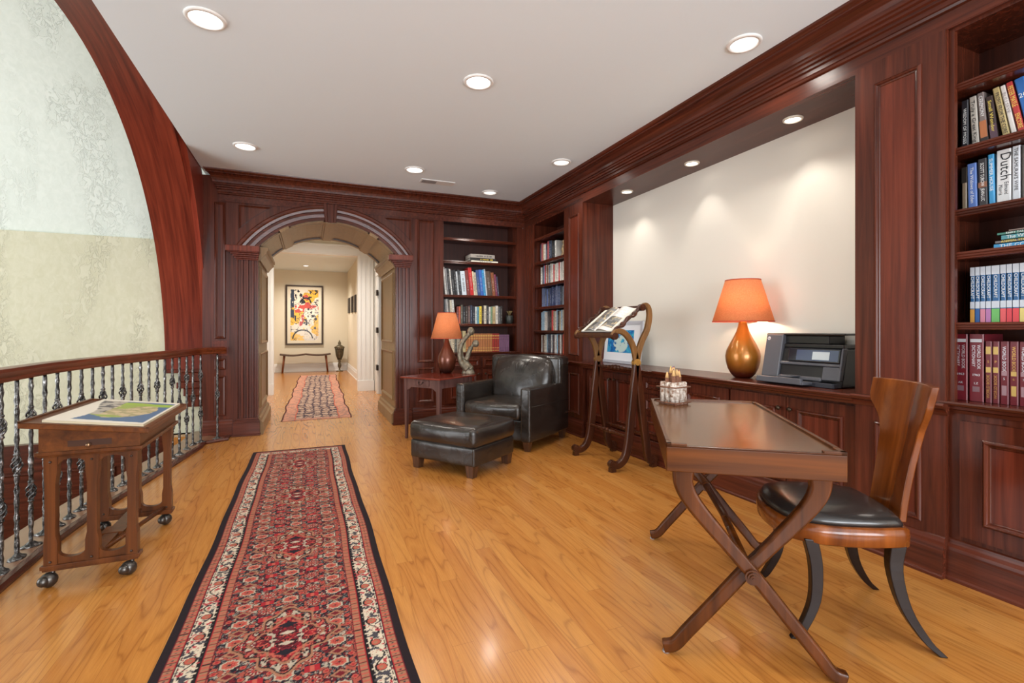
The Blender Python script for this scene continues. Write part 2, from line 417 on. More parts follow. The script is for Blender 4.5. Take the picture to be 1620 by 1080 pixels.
b = B(); b.box(-5.6, -1.3, -3.12, -3, -2.8, .6); b.box(-5.6, -4.7, -3.12, -3, .6, 4.2); b.box(-1.7, -1.3, -3.12, -3, .6, 4.2); b.box(-5.6, -1.06, -3.12, -3, 4.2, 5.1)
struct(b.obj('wall_stair_front', stucco_low))
b = B(); b.box(-5.6, -1.28, -3, 6.8, -2.9, -2.8); struct(b.obj('floor_stair_hall', oak))
# dark wainscot of the stair, its cap at landing level
b = B(); b.box(-5.6, -1.1, 6.60, 6.66, -2.8, -.03); b.box(-5.6, -1.1, 6.56, 6.66, -.05, 0.0); b.box(-5.6, -1.1, 6.575, 6.62, -.12, -.05)
FS = frame((0, 6.60, 0), (1, 0, 0), (0, 0, 1), (0, -1, 0))
for k in range(6):
    u = -5.3+k*.7; b.mould(FS, u, u+.56, -1.6, -.3, MF)
struct(b.obj('trim_1', mah_x))
b = B(); b.box(-1.35, -1.3, -3, 6.62, -2.8, -.28); struct(b.obj('wall_under_landing', mah_z))

# --- archway wall (back wall)
AC, AW, RI, RO, ZC = .25, .77, 1.0, 1.18, 1.5
SP = ZC+math.sqrt(RI*RI-AW*AW)
b = B()
Y0, Y1 = 6.25, 7.5
# left and right solid blocks and the spandrel above the barrel
arc = [(AC+RI*math.sin(t), ZC+RI*math.cos(t)) for t in np.linspace(-math.asin(AW/RI), math.asin(AW/RI), 33)]
outl = [(-1.07, -.02), (AC-AW, -.02)]+arc+[(AC+AW, -.02), (1.60, -.02), (1.60, 2.9), (-1.07, 2.9)]
# built as strips so that every face is convex
def strip(y0, y1):
    b.box(-1.07, AC-AW, y0, y1, 0, 2.9); b.box(AC+AW, 1.60, y0, y1, 0, 2.9)
    for (xa, za), (xb, zb) in zip(arc, arc[1:]):
        b.prism([(xa, za), (xb, zb), (xb, 2.9), (xa, 2.9)], lambda p: (p[0], y0, p[1]), lambda p: (p[0], y1, p[1]))
strip(Y0, Y0+.05)
struct(b.obj('wall_back', mah_z))
b = B(); strip(Y0+.051, Y1); struct(b.obj('wall_archway_core', tanwood))
# reveal jamb panels and vault coffers
FJL = frame((AC-AW, 0, 0), (0, 1, 0), (0, 0, 1), (1, 0, 0)); FJR = frame((AC+AW, 0, 0), (0, 1, 0), (0, 0, 1), (-1, 0, 0))
for nm, F, sg in (('trim_2', FJL, 1), ('trim_3', FJR, -1)):
    b = B()
    for v0, v1 in ((.28, .92), (1.02, 1.93)):
        b.mould(F, 6.37, 7.40, v0, v1, [(0, 0), (0, .012), (.014, .02), (.03, .008), (.04, 0)])
    xx = AC-sg*AW
    pr = [(0, 0), (.05, 0), (.05, .13), (.03, .15), (.025, .18), (.012, .2), (0, .2)]
    b.prism(pr, lambda p: (xx+sg*p[0], 6.22, p[1]), lambda p: (xx+sg*p[0], 7.5, p[1]))
    pr = [(0, 1.98), (.02, 1.98), (.03, 2.0), (.045, 2.02), (.07, 2.05), (.085, 2.06), (.085, 2.09), (.1, 2.095), (.1, 2.13), (0, 2.13)]
    b.prism(pr, lambda p: (xx+sg*p[0], 6.22, p[1]), lambda p: (xx+sg*p[0], 7.5, p[1]))
    struct(b.obj(nm, tanwood))
b = B()
def arcblk(t0, t1, r0, r1, y0, y1, n=10, mi=0):
    rings = []
    for t in np.linspace(t0, t1, n):
        s_, c_ = math.sin(t), math.cos(t)
        rings.append([(AC+r0*s_, y0, ZC+r0*c_), (AC+r1*s_, y0, ZC+r1*c_), (AC+r1*s_, y1, ZC+r1*c_), (AC+r0*s_, y1, ZC+r0*c_)])
    b.loops(rings, sm=False, mi=mi)
tm = math.asin(AW/RI)-.03
for t in (-.53, 0, .53): arcblk(t-.055, t+.055, RI-.025, RI+.01, 6.22, 7.5, 3); arcblk(t-.075, t-.055, RI-.012, RI+.01, 6.26, 7.46, 2); arcblk(t+.055, t+.075, RI-.012, RI+.01, 6.26, 7.46, 2)
for y0, y1 in ((6.26, 6.33), (7.42, 7.5)): arcblk(-tm, tm, RI-.016, RI+.005, y0, y1, 30)
struct(b.obj('trim_4', tanwood))
b = B()
for t0, t1 in ((-tm, -.62), (-.44, -.09), (.09, .44), (.62, tm)):
    for y0, y1 in ((6.335, 6.365), (7.385, 7.415)): arcblk(t0, t1, RI-.014, RI+.003, y0, y1, 10)
struct(b.obj('trim_5', newmat('dark_stained_moulding', lin(52, 30, 16), .35)))
# archivolt (stepped rings on the face) + keystone
b = B()
to = math.acos((2.13-ZC)/RO)
steps = [(1.0, .022), (1.03, .022), (1.034, .03), (1.07, .034), (1.074, .022), (1.10, .022), (1.104, .036), (1.13, .042), (1.145, .05), (1.17, .05), (1.18, .04), (1.18, 0)]
rings = []
for t in np.linspace(-1, 1, 49):
    rg = []
    for r, h in [(1.0, 0)]+steps:
        ta = t*math.acos(min(1, (2.125-ZC)/r)); rg.append((AC+r*math.sin(ta), 6.25-h, ZC+r*math.cos(ta)))
    rings.append(rg)
b.loops(rings, sm=False)
struct(b.obj('trim_6', mah_x, ))
b = B()
for x0, x1, h in ((-.075, -.04, .075), (-.04, .04, .06), (.04, .075, .075)):
    b.prism([(AC+x0*.8, 2.47), (AC+x1*.8, 2.47), (AC+x1*1.1, 2.69), (AC+x0*1.1, 2.69)], lambda p: (p[0], 6.25-h, p[1]), lambda p: (p[0], 6.25, p[1]))
struct(b.obj('trim_7', mah_z, bevel=.004))
# spandrel panels, side panels, lower panels on the back wall
b = B()
for sg in (-1, 1):
    xo = AC+sg*.97; pts = [(xo, 2.6)]
    r = 1.27
    a0, a1 = math.acos((2.6-ZC)/r), math.asin(min(.999, .97/r))
    pts += [(AC+sg*r*math.sin(t), ZC+r*math.cos(t)) for t in np.linspace(a0, a1, 12)]
    cx_, cz_ = sum(p[0] for p in pts)/len(pts), sum(p[1] for p in pts)/len(pts)
    rings = []
    for d, h in MF[:-1]+[(.03, 0)]:
        k = d*5.5
        rings.append([(p[0]+(cx_-p[0])*k, 6.25-h, p[1]+(cz_-p[1])*k) for p in pts])
    R = [[b.v(p) for p in r_] for r_ in rings]
    for a, c in zip(R, R[1:]):
        for i in range(len(pts)): b.face([a[i], a[(i+1) % len(pts)], c[(i+1) % len(pts)], c[i]])
for u0, u1 in ((-.955, -.845), (1.30, 1.52)):
    b.mould(FB, u0, u1, 1.09 if u0 < 0 else .77, 2.61, MF)
b.mould(FB, -.955, -.845, .745, .87, MF); b.mould(FB, -.955, -.845, .23, .68, MF)
b.mould(FB, 1.30, 1.52, .25, .70, MF)
struct(b.obj('trim_8', mah_z))
b = B(); b.mould(FB, -.975, -.845, .92, 1.05, [(0, 0), (0, .03), (.012, .03), (.012, .012), (.02, .012), (.02, .0)])
b.box(-.975, -.83, 6.23, 6.25, .9, 1.07); struct(b.obj('trim_9', mah_bright))
# fluted pilasters of the arch with capitals and plinths
def pilaster(nm, x0, x1):
    b = B(); y = 6.20
    n = 4; w = (x1-x0)/n; pts = [(x0, 6.25), (x0, y)]
    for k in range(n):
        a = x0+k*w
        pts += [(a+.2*w, y), (a+.3*w, y+.018), (a+.7*w, y+.018), (a+.8*w, y)] if k % 1 == 0 else []
    pts += [(x1, y), (x1, 6.25)]
    b.prism(pts, lambda p: (p[0], p[1], .2), lambda p: (p[0], p[1], 1.99))
    struct(b.obj(nm[0], mah_z))
    b = B()
    for z0, z1, o in ((1.975, 1.99, .01), (1.99, 2.01, .02), (2.01, 2.03, .035), (2.03, 2.05, .055), (2.05, 2.07, .075), (2.07, 2.125, .095), (2.06, 2.12, .1)):
        b.box(x0-o, x1+o*.25, y-o, 6.25, z0, z1)
    struct(b.obj(nm[1], mah_bright, bevel=.004))
    b = B()
    for z0, z1, o in ((0, .02, .045), (.02, .15, .035), (.15, .165, .03), (.165, .18, .02), (.18, .2, .01)):
        b.box(x0-o, x1+o*.6, y-o, 6.25, z0, z1)
    struct(b.obj(nm[2], mah_x, bevel=.003))
pilaster(('trim_10', 'trim_11', 'baseboard_left'), -.735, -.522)
pilaster(('trim_12', 'trim_13', 'baseboard_right'), 1.022, 1.20)
BASE = [(0, 0), (.032, 0), (.032, .012), (.026, .02), (.024, .13), (.020, .14), (.018, .155), (.010, .17), (.007, .19), (0, .195)]
b = B()
for x0, x1 in ((-1.07, -.78), (1.24, 2.74)): b.prism(BASE, lambda p: (x0, 6.25-p[0], p[1]), lambda p: (x1, 6.25-p[0], p[1]))
struct(b.obj('baseboard_back', mah_x))

# --- crown moulding round the room
CR = [(0, 2.62), (.012, 2.62), (.012, 2.695), (.026, 2.70), (.030, 2.712), (.026, 2.722), (.026, 2.745), (.040, 2.75), (.040, 2.765), (.055, 2.77), (.055, 2.785), (.070, 2.79), (.070, 2.803), (.082, 2.808), (.084, 2.83), (.092, 2.852), (.108, 2.873), (.130, 2.887), (.150, 2.892), (.150, 2.902), (.162, 2.907), (.172, 2.918), (.175, 2.93), (0, 2.93)]
b = B()
b.loops([[(-.90-.75*p, 6.24-p*1.15, z) for p, z in CR], [(2.82-p, 6.24-p*1.15, z) for p, z in CR], [(2.82-p, -3, z) for p, z in CR]], sm=False)
struct(b.obj('trim_14', mah_y))

# --- right wall built-ins: face frame above, pilasters, soffit
b = B(); b.box(2.81, 3.2, -.6, 6.24, 2.615, 2.9); b.box(2.80, 3.2, 1.75, 4.65, 2.60, 2.62)
struct(b.obj('trim_15', mah_y))
def tall_pilaster(nm, y0, y1, pv0, m0, m1):
    b = B(); b.box(2.80, 2.829, y0, y1, 0, 2.617); b.box(2.829, 3.2, y0+pv0, y1, 0, 2.617)
    b.mould(FR, m0, m1, .90, 2.50, MF); b.fill(FR, m0+.03, m1-.03, .93, 2.47, .001, 1)
    b.mould(FR, m0, m1, .24, .70, MF); b.fill(FR, m0+.03, m1-.03, .27, .67, .001, 1)
    struct(b.obj(nm, [mah_z, mah_bright]))
tall_pilaster('trim_16', 1.335, 1.75, .06, 1.432, 1.65)
tall_pilaster('trim_17', 4.65, 5.04, 0, 4.72, 4.95)
b = B(); b.box(2.79, 2.83, 5.93, 6.25, 0, 2.617); b.box(2.70, 2.83, 6.235, 6.26, 0, 2.617)
struct(b.obj('trim_18', mah_z))
b = B()
for y0, y1, xx in ((1.335, 1.77, 2.80), (4.63, 6.2, 2.80)): b.prism(BASE, lambda p: (xx-p[0], y0, p[1]), lambda p: (xx-p[0], y1, p[1]))
b.prism(BASE, lambda p: (2.83-p[0], -.6, p[1]), lambda p: (2.83-p[0], 1.335, p[1]))
b.prism(BASE, lambda p: (2.842-p[0], 1.77, p[1]), lambda p: (2.842-p[0], 4.63, p[1]))
struct(b.obj('baseboard_right_wall', mah_y))

# --- vestibule and hall beyond the arch
b = B(); b.box(-1.1, -.95, 7.5, 10, 0, 3.05); struct(b.obj('wall_vestibule_left', hall_wall))
b = B(); b.box(1.22, 1.36, 7.5, 8.15, 0, 3.05); b.box(1.22, 1.36, 9.35, 10, 0, 3.05); b.box(1.22, 1.36, 8.15, 9.35, 2.2, 3.05)
struct(b.obj('wall_vestibule_right', white_m))
b = B(); b.box(-1.1, 1.4, 7.5, 10.1, 3.0, 3.1); struct(b.obj('ceiling_vestibule', ceil_m))
b = B(); b.box(-1.1, 1.4, 7.5, 7.52, 2.52, 3.0); b.box(-1.1, AC-AW-.02, 7.5, 7.53, 0, 3.0); b.box(AC+AW+.02, 1.4, 7.5, 7.53, 0, 3.0)
struct(b.obj('wall_vestibule_front', hall_wall))
b = B(); b.box(-1.1, -.60, 10, 10.15, 0, 3.0); b.box(.92, 1.4, 10, 10.15, 0, 3.0); b.box(-.60, .92, 10, 10.15, 2.66, 3.0)
struct(b.obj('wall_hall_opening', hall_wall))
b = B()
for x0, x1 in ((-.76, -.59), (.91, 1.20)):
    b.box(x0, x1, 9.96, 10.0, 0, 2.80)
    for k in range(3): b.box(x0+.02+k*(x1-x0)*.3, x0+.05+k*(x1-x0)*.3, 9.945, 9.96, .2, 2.64)
    b.box(x0-.01, x1+.01, 9.93, 10.0, 0, .2)
b.box(-.78, 1.22, 9.95, 10, 2.66, 2.80); b.box(-.80, 1.22, 9.92, 10, 2.80, 2.84)
b.box(-.60, -.585, 10.001, 10.18, 0, 2.665); b.box(.905, .92, 10.001, 10.18, 0, 2.665); b.box(-.585, .905, 10.001, 10.18, 2.645, 2.66)
struct(b.obj('trim_19', white_m))
# door opening in the right vestibule wall: casing, jamb and the open white door
b = B()
for y0, y1 in ((8.05, 8.17), (9.33, 9.45)): b.box(1.19, 1.23, y0, y1, 0, 2.2)
b.box(1.18, 1.23, 8.0, 9.5, 2.2, 2.32); b.box(1.16, 1.23, 7.98, 9.52, 2.32, 2.36)
struct(b.obj('trim_20', white_m, bevel=.004))
d = struct(B().box(1.30, 1.34, 8.17, 9.0, .01, 2.18).obj('door_1', white_m))
b = B(); b.box(1.34, 3.2, 7.6, 7.65, 0, 2.6); b.box(1.34, 3.2, 9.7, 9.75, 0, 2.6)
struct(b.obj('wall_side_room', hall_wall))
for z in (1.88, 1.19, .50):
    h = B().box(1.165, 1.20, 9.20, 9.33, z-.05, z+.05).obj('hinge', hinge_m, d)
b = B(); b.box(-1.6, 1.5, 15.3, 15.45, 0, 3.0); struct(b.obj('wall_hall_far', hall_wall))
b = B(); b.box(1.09, 1.25, 10.15, 15.3, 0, 3.0); struct(b.obj('wall_hall_right', hall_wall))
b = B(); b.box(-1.6, -1.45, 10.1, 15.3, 0, 3.0); struct(b.obj('wall_hall_left', hall_wall))
b = B(); b.box(-1.6, 1.4, 10.15, 15.4, 2.92, 3.0); struct(b.obj('ceiling_hall', ceil_m))
b = B()
HB = [(0, 0), (.03, 0), (.03, .02), (.02, .03), (.02, .16), (.014, .175), (.012, .2), (.004, .23), (0, .235)]
b.prism(HB, lambda p: (-1.45, 15.3-p[0], p[1]), lambda p: (1.09, 15.3-p[0], p[1]))
b.prism(HB, lambda p: (1.09-p[0], 10.15, p[1]), lambda p: (1.09-p[0], 15.3, p[1]))
b.prism(HB, lambda p: (-.95+p[0], 7.53, p[1]), lambda p: (-.95+p[0], 9.96, p[1]))
struct(b.obj('baseboard_hall', white_m))

# --- the curved ribs over the stair opening
def rib(nm, x0, x1, a, c, thick, yc=4.0, zc=.70, t0=-.5, mat=rib_wood):
    b = B(); rings = []
    for t in np.linspace(.0, PI, 61):
        cy, cz = yc+a*math.cos(t), zc+c*math.sin(t)
        oy, oz = yc+(a+thick)*math.cos(t), zc+(c+thick)*math.sin(t)
        rings.append([(x0, cy, cz), (x1, cy, cz), (x1, oy, oz), (x0, oy, oz)])
    b.loops(rings, sm=False)
    o = b.obj(nm, mat); m_ = o.data; m_.set_sharp_from_angle(angle=.6)
    return struct(o)
rib('trim_21', -1.49, -1.11, 2.60, 2.585, .24)
rib('trim_22', -1.11, -1.062, 2.50, 2.72, .50, mat=wood('mahogany_rib_inner', lin(112, 38, 26), lin(150, 64, 44), 'yz', .38, .0, .9), yc=3.98, zc=.72)
b = B()
for x0, z0, z1, o in ((-1.49, .70, .74, .12), (-1.33, .60, .70, .16), (-1.36, .53, .60, .19), (-1.30, .44, .53, .16), (-1.27, .31, .44, .12)):
    b.box(x0, -1.08, 6.65-o, 6.66, z0, z1)
struct(b.obj('trim_23', mah_bright, bevel=.01))

# ================================================================== RAILING
rl = [(-1.28, -1.5), (-1.30, 1.0), (-1.352, 3.05), (-1.379, 3.577), (-1.348, 3.971), (-1.304, 4.364), (-1.23, 4.72), (-1.154, 5.098), (-1.104, 5.38), (-1.075, 5.80), (-1.024, 5.89), (-.892, 6.016), (-.86, 6.05)]
rail = empty('railing', (-1.3, 3, 0), 0, 'curved balcony railing with a red-brown handrail over hammered iron balusters', 'railing')
def OFF(p): return (p[0]+1.3, p[1]-3, p[2])
def sweep(b, path, prof, mi=0, sm=False):
    rings = []
    for i, p in enumerate(path):
        q0, q1 = Vector(path[max(i-1, 0)]), Vector(path[min(i+1, len(path)-1)])
        t = (q1-q0).normalized(); nrm = Vector((t.y, -t.x))
        rings.append([OFF((p[0]+nrm.x*a, p[1]+nrm.y*a, z)) for a, z in prof])
    b.loops(rings, sm=sm, mi=mi)
b = B(); sweep(b, rl[:-1]+[(-.84, 6.07)], [(-.032, .935), (.032, .935), (.036, .945), (.03, .955), (.036, .968), (.038, .982), (.028, .997), (.01, 1.004), (-.01, 1.004), (-.028, .997), (-.038, .982), (-.036, .968), (-.03, .955), (-.036, .945)], sm=True)
hr = b.obj('handrail', rail_wood, rail); hr.data.set_sharp_from_angle(angle=.5)
b = B()
outer = [(-1.50, -1.5), (-1.52, 1.0), (-1.545, 3.5), (-1.53, 3.85), (-1.50, 4.2), (-1.40, 4.8), (-1.30, 5.4), (-1.22, 6.0), (-1.22, 6.55)]
inner = edge[1:-1]
kp = [(-1.25, -1.5)]+inner+[(-1.0, 6.24), (-1.06, 6.24), (-1.075, 6.55)]+outer[::-1]
b.prism(kp, lambda p: OFF((p[0], p[1], -.28)), lambda p: OFF((p[0], p[1], .025)))
kb = b.obj('curb', wood('curb_wood_reflected_tan', lin(120, 84, 62), lin(150, 112, 86), 'y', .3, .3, .4), rail)  # tan-brown colour has the wall's reflection on the glossy curb painted in
b = B(); sweep(b, [(-1.25, -1.5)]+inner, [(-.02, .0), (.022, .0), (.022, .012), (.012, .03), (-.012, .032), (-.02, .03)])
b.obj('curb_nosing', mah_y, rail)
b = B(); b.prism([(-1.02, 5.93), (-.86, 5.98), (-.79, 6.0), (-.79, 6.2), (-1.07, 6.2), (-1.07, 5.95)], lambda p: OFF((*p, .0)), lambda p: OFF((*p, .022)))
b.obj('end_plate', mah_y, rail)
BAL = [(-1.352, 2.93), (-1.354, 3.09), (-1.362, 3.248), (-1.37, 3.405), (-1.379, 3.577), (-1.371, 3.706), (-1.36, 3.833), (-1.348, 3.971), (-1.334, 4.102), (-1.319, 4.235), (-1.304, 4.364), (-1.28, 4.49), (-1.256, 4.599), (-1.23, 4.72), (-1.204, 4.838), (-1.178, 4.966), (-1.154, 5.098), (-1.129, 5.238), (-1.104, 5.38), (-1.09, 5.604), (-1.075, 5.80), (-1.024, 5.89), (-.892, 6.016)]
def knot(b, zc, h=.095, r=.017):
    for s_ in range(4):
        pts = []; rad = []
        for k in range(13):
            u = k/12; a = 2*PI*s_/4+u*PI*1.4; rr = .003+r*math.sin(PI*u)
            pts.append((rr*math.cos(a), rr*math.sin(a), zc-h/2+h*u)); rad.append(.0052)
        b.tube(pts, rad, 5)
    for z in (zc-h/2-.004, zc+h/2+.004): b.lathe([(.008, z-.008), (.0135, z-.004), (.0135, z+.004), (.008, z+.008)], n=8)
def make_baluster(kn):
    rnd = random.Random(len(kn))
    b = B(); prof = []; z = .03
    rings = []
    for k in range(33):
        z = .028+(.94-.028)*k/32; r = .0105+.0022*math.sin(k*2.7+len(kn))+rnd.uniform(-.001, .001); tw = k*.12
        rings.append([(r*math.cos(2*PI*j/6+tw), r*math.sin(2*PI*j/6+tw), z) for j in range(6)])
    b.loops(rings)
    o = b.obj('baluster', iron_m)
    kk = []
    for zc in kn:
        b = B(); knot(b, zc); kk.append(b.obj('twisted_knot', iron_m, o))
    b = B(); b.lathe([(.040, .0), (.038, .006), (.024, .012), (.016, .02), (.011, .026)], n=10, sx=1.25, sy=.8)
    for q in b.bm.verts: q.co.z += .025
    kk.append(b.obj('foot_plate', iron_m, o))
    return o, kk
protA, protB = make_baluster([.50]), make_baluster([.72, .32])
for i, (x, y) in enumerate(BAL[::-1]):
    src, kids = (protA, protB)[(i % 2)]
    if i < 2: o = src; ks = kids
    else:
        o = src.copy(); col.objects.link(o); ks = []
        for k_ in kids:
            c = k_.copy(); col.objects.link(c); c.parent = o
    o.parent = rail; o.location = (x+1.3, y-3, 0); o.rotation_euler = (0, 0, i*.7 if i > 1 else 0)

# ================================================================== BOOKCASES
def cab_door(parent, F, u0, u1, v0, v1, knob=None, name='door', th=.02, m=(.06, .06), mats=None):
    b = B()
    c = [F(a, b_, h) for h in (0, th) for a, b_ in ((u0, v0), (u1, v0), (u1, v1), (u0, v1))]
    v = [b.v(p) for p in c]
    for f in ((3, 2, 1, 0), (4, 5, 6, 7), (0, 1, 5, 4), (1, 2, 6, 5), (2, 3, 7, 6), (3, 0, 4, 7)): b.face([v[i] for i in f])
    F2 = lambda a, b_, h=0: F(a, b_, h+th)
    mu, mv = m
    b.mould(F2, u0+mu, u1-mu, v0+mv, v1-mv, MF); b.fill(F2, u0+mu+.03, u1-mu-.03, v0+mv+.03, v1-mv-.03, .001, 1)
    o = b.obj(name, mats or [mah_z, mah_bright], parent)
    if knob:
        b = B(); pr = [(.005, 0), (.005, .012), (.013, .018), (.015, .024), (.012, .03), (0.002, .033)]
        rings = []
        for r, h in pr:
            rings.append([F(knob[0]+r*math.cos(2*PI*i/12), knob[1]+r*math.sin(2*PI*i/12), th+h) for i in range(12)])
        b.loops(rings); b.obj('knob', knob_m, o)
    return o
FR2 = frame((2.83, 0, 0), (0, 1, 0), (0, 0, 1), (-1, 0, 0))
def shelf_edge(b, F, u0, u1, zt, d0, d1, th=.035):
    """shelf from depth d0 (front, into room positive) back to d1"""
    P = [(d1, zt-.02), (d0, zt-th), (d0+.006, zt-th+.003), (d0+.003, zt-th+.01), (d0+.009, zt-th+.013), (d0+.006, zt-th+.022), (d0+.012, zt-.010), (d0+.008, zt), (d1, zt)]
    b.prism(P, lambda p: F(u0, p[1], p[0]), lambda p: F(u1, p[1], p[0]))
def bookcase(name, label, F, u0, u1, z0, z1, shelves, depth, stile, lower, base_z, matshelf):
    e = empty(name, (0, 0, 0), 0, label, 'bookcase')
    e.location = F((u0+u1)/2, 0, -depth); off = Vector(e.location)
    G = lambda a, b_, h=0: tuple(Vector(F(a, b_, h))-off)
    def bx(b, a0, a1, b0, b1, h0, h1):
        v = [b.v(G(a, c, h)) for h in (h0, h1) for a, c in ((a0, b0), (a1, b0), (a1, b1), (a0, b1))]
        for f in ((3, 2, 1, 0), (4, 5, 6, 7), (0, 1, 5, 4), (1, 2, 6, 5), (2, 3, 7, 6), (3, 0, 4, 7)): b.face([v[i] for i in f])
    b = B()
    bx(b, u0-.018, u0, z0, z1, -depth, 0); bx(b, u1, u1+.018, z0, z1, -depth, 0)
    bx(b, u0-.018, u1+.018, z1, z1+.02, -depth, 0)
    for s0, s1 in stile: bx(b, s0, s1, z0, z1+.01, -.02, .004)
    b.obj('side_panels', mah_z, e)
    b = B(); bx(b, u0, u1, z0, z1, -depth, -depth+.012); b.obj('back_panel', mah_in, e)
    for z in shelves:
        b = B(); shelf_edge(b, G, u0, u1, z, -.02, -depth+.012); b.obj('shelf', matshelf, e)
    b = B(); bx(b, u0-.02, u1+.02, .0, base_z, -depth, -.002); b.obj('lower_case', mah_z, e)
    b = B(); P = [(-depth, base_z), (-depth, z0), (.03, z0), (.036, z0-.008), (.03, z0-.018), (.02, z0-.022), (.02, z0-.034), (.008, z0-.04), (.004, base_z)]
    b.prism(P, lambda p: G(u0-.02, p[1], p[0]), lambda p: G(u1+.02, p[1], p[0])); b.obj('ledge', matshelf, e)
    for (a0, a1, c0, c1, kn, nm, mm) in lower: cab_door(e, G, a0, a1, c0, c1, kn, nm, m=mm)
    return e
# right bookcase (near): opening y .2 .. 1.315
bookcase('bookcase', 'tall mahogany bookcase at the right edge, near the wooden chair', FR2, .16, 1.372, .845, 2.60, [2.351, 2.047, 1.754, 1.552, 1.219], .36,
         [(1.312, 1.334), (.13, .17)], [(.20, 1.285, .22, .76, None, 'door', (.085, .075))], .79, mah_y)
bookcase('bookcase', 'narrow mahogany bookcase on the right wall, in the room corner', FR, 5.06, 5.93, .90, 2.60, [2.409, 2.089, 1.786, 1.492, 1.184], .38,
         [(5.04, 5.07), (5.92, 5.95)], [(5.10, 5.48, .22, .80, (5.45, .72), 'door', (.06, .06)), (5.50, 5.90, .22, .80, (5.53, .72), 'door', (.06, .06))], .84, mah_y)
bookcase('bookcase', 'wide mahogany bookcase facing the camera, right of the archway', FB, 1.64, 2.70, .89, 2.665, [2.417, 2.113, 1.66, 1.275], .36,
         [(1.60, 1.645), (2.695, 2.78)], [(1.68, 2.16, .68, .82, (1.92, .75), 'drawer', (.03, .025)), (2.18, 2.66, .68, .82, (2.42, .75), 'drawer', (.03, .025)), (1.68, 2.16, .22, .66, (2.12, .6), 'door', (.06, .06)), (2.18, 2.66, .22, .66, (2.22, .6), 'door', (.06, .06))], .84, mah_x)

# base cabinets under the niche
FC = frame((2.84, 0, 0), (0, 1, 0), (0, 0, 1), (-1, 0, 0))
def base_cab(y0, y1, label, parts):
    e = empty('base_cabinet', (3.0, (y0+y1)/2, 0), 0, label, 'cabinet', 'base cabinets under the niche')
    off = Vector(e.location); G = lambda a, b_, h=0: tuple(Vector(FC(a, b_, h-.02))-off)
    B().box(2.862-3.0, 3.19-3.0, y0-off.y+.002, y1-off.y-.002, .0, .775).obj('body', mah_z, e)
    for (a0, a1, c0, c1, kn, nm, mm) in parts: cab_door(e, G, a0, a1, c0, c1, kn, nm, m=mm, th=.02)
base_cab(1.752, 2.66, 'two-door mahogany base cabinet below the printer and the lit lamp',
         [(1.765, 2.20, .21, .755, (2.165, .68), 'door', (.075, .07)), (2.206, 2.65, .21, .755, (2.245, .68), 'door', (.075, .07))])
base_cab(2.66, 3.16, 'single-door mahogany base cabinet behind the birch pencil box', [(2.67, 3.15, .21, .755, (3.11, .68), 'door', (.075, .07))])
base_cab(3.16, 3.67, 'three-drawer mahogany base cabinet between the reading stand and the desk',
         [(3.17, 3.66, .62, .755, (3.415, .69), 'drawer', (.06, .03)), (3.17, 3.66, .42, .605, (3.415, .51), 'drawer', (.06, .04)), (3.17, 3.66, .21, .405, (3.415, .31), 'drawer', (.06, .04))])
base_cab(3.67, 4.64, 'two-door mahogany base cabinet behind the carved reading stand',
         [(3.68, 4.125, .21, .755, (4.09, .69), 'door', (.07, .06)), (4.131, 4.63, .21, .755, (4.17, .69), 'door', (.07, .06))])
b = B(); P = [(3.2, .775), (3.2, .83), (2.762, .83), (2.755, .822), (2.762, .81), (2.772, .805), (2.774, .795), (2.79, .788), (2.795, .775)]
b.prism(P, lambda p: (p[0], 1.75, p[1]), lambda p: (p[0], 4.65, p[1]))
tag(b.obj('countertop', mah_y), 'long glossy mahogany countertop along the niche, under printer, lamp and framed picture', 'countertop')
b = B()
for y0, y1 in ((1.325, 1.752), (4.648, 5.06)):
    P = [(2.81, .775), (2.81, .835), (2.762, .835), (2.755, .826), (2.762, .812), (2.775, .805), (2.79, .79), (2.795, .775)]
    b.prism(P, lambda p: (p[0], y0, p[1]), lambda p: (p[0], y1, p[1]))
struct(b.obj('trim_24', mah_y))

# ------------------------------------------------------------------ books
bm_cache = {}
def bmat(c, rough=.45):
    k = tuple(int(v) for v in c)
    if k not in bm_cache: bm_cache[k] = newmat('book_cover', lin(*k), rough)
    return bm_cache[k]
ORD = ['first', 'second', 'third', 'fourth', 'fifth', 'sixth', 'seventh', 'eighth', 'ninth', 'tenth', 'eleventh', 'twelfth', 'thirteenth', 'fourteenth', 'fifteenth', 'sixteenth', 'seventeenth', 'eighteenth', 'nineteenth', 'twentieth', 'twenty-first', 'twenty-second', 'twenty-third', 'twenty-fourth', 'twenty-fifth', 'twenty-sixth', 'twenty-seventh', 'twenty-eighth']
def glyphs(b, t, h, seed, z0=.15, z1=.85, dx=0, rows=1, mi=1, thick=.0006):
    r = random.Random(seed); z = h*z0
    while z < h*z1:
        l = r.choice((.006, .009, .012)); 
        if r.random() < .16: z += .014
        w = t*(.28+.22*r.random())
        b.box(-w/2+dx, w/2+dx, -thick, .0002, z, z+l*.62, mi=mi); z += l
def book_mesh(t, h, d, seed, marks=True):
    """local: spine at y=0 facing -y, x across thickness, depth +y"""
    r = random.Random(seed); b = B(); c = .0025
    k = min(.004, t*.2)
    outl = [(-t/2, d), (-t/2, k), (-t/2+k, 0), (t/2-k, 0), (t/2, k), (t/2, d), (t/2-c, d), (t/2-c, .006), (-t/2+c, .006), (-t/2+c, d)]
    # covers and spine
    b.box(-t/2, -t/2+c, k, d, 0, h); b.box(t/2-c, t/2, k, d, 0, h)
    b.prism([(-t/2, k), (-t/2+k, 0), (t/2-k, 0), (t/2, k), (t/2, .008), (-t/2, .008)], lambda p: (p[0], p[1], 0), lambda p: (p[0], p[1], h))
    b.box(-t/2+c, t/2-c, .008, d-.004, .004, h-.006, mi=2)
    if marks:
        glyphs(b, t, h, seed, r.uniform(.1, .25), r.uniform(.6, .9))
    return b
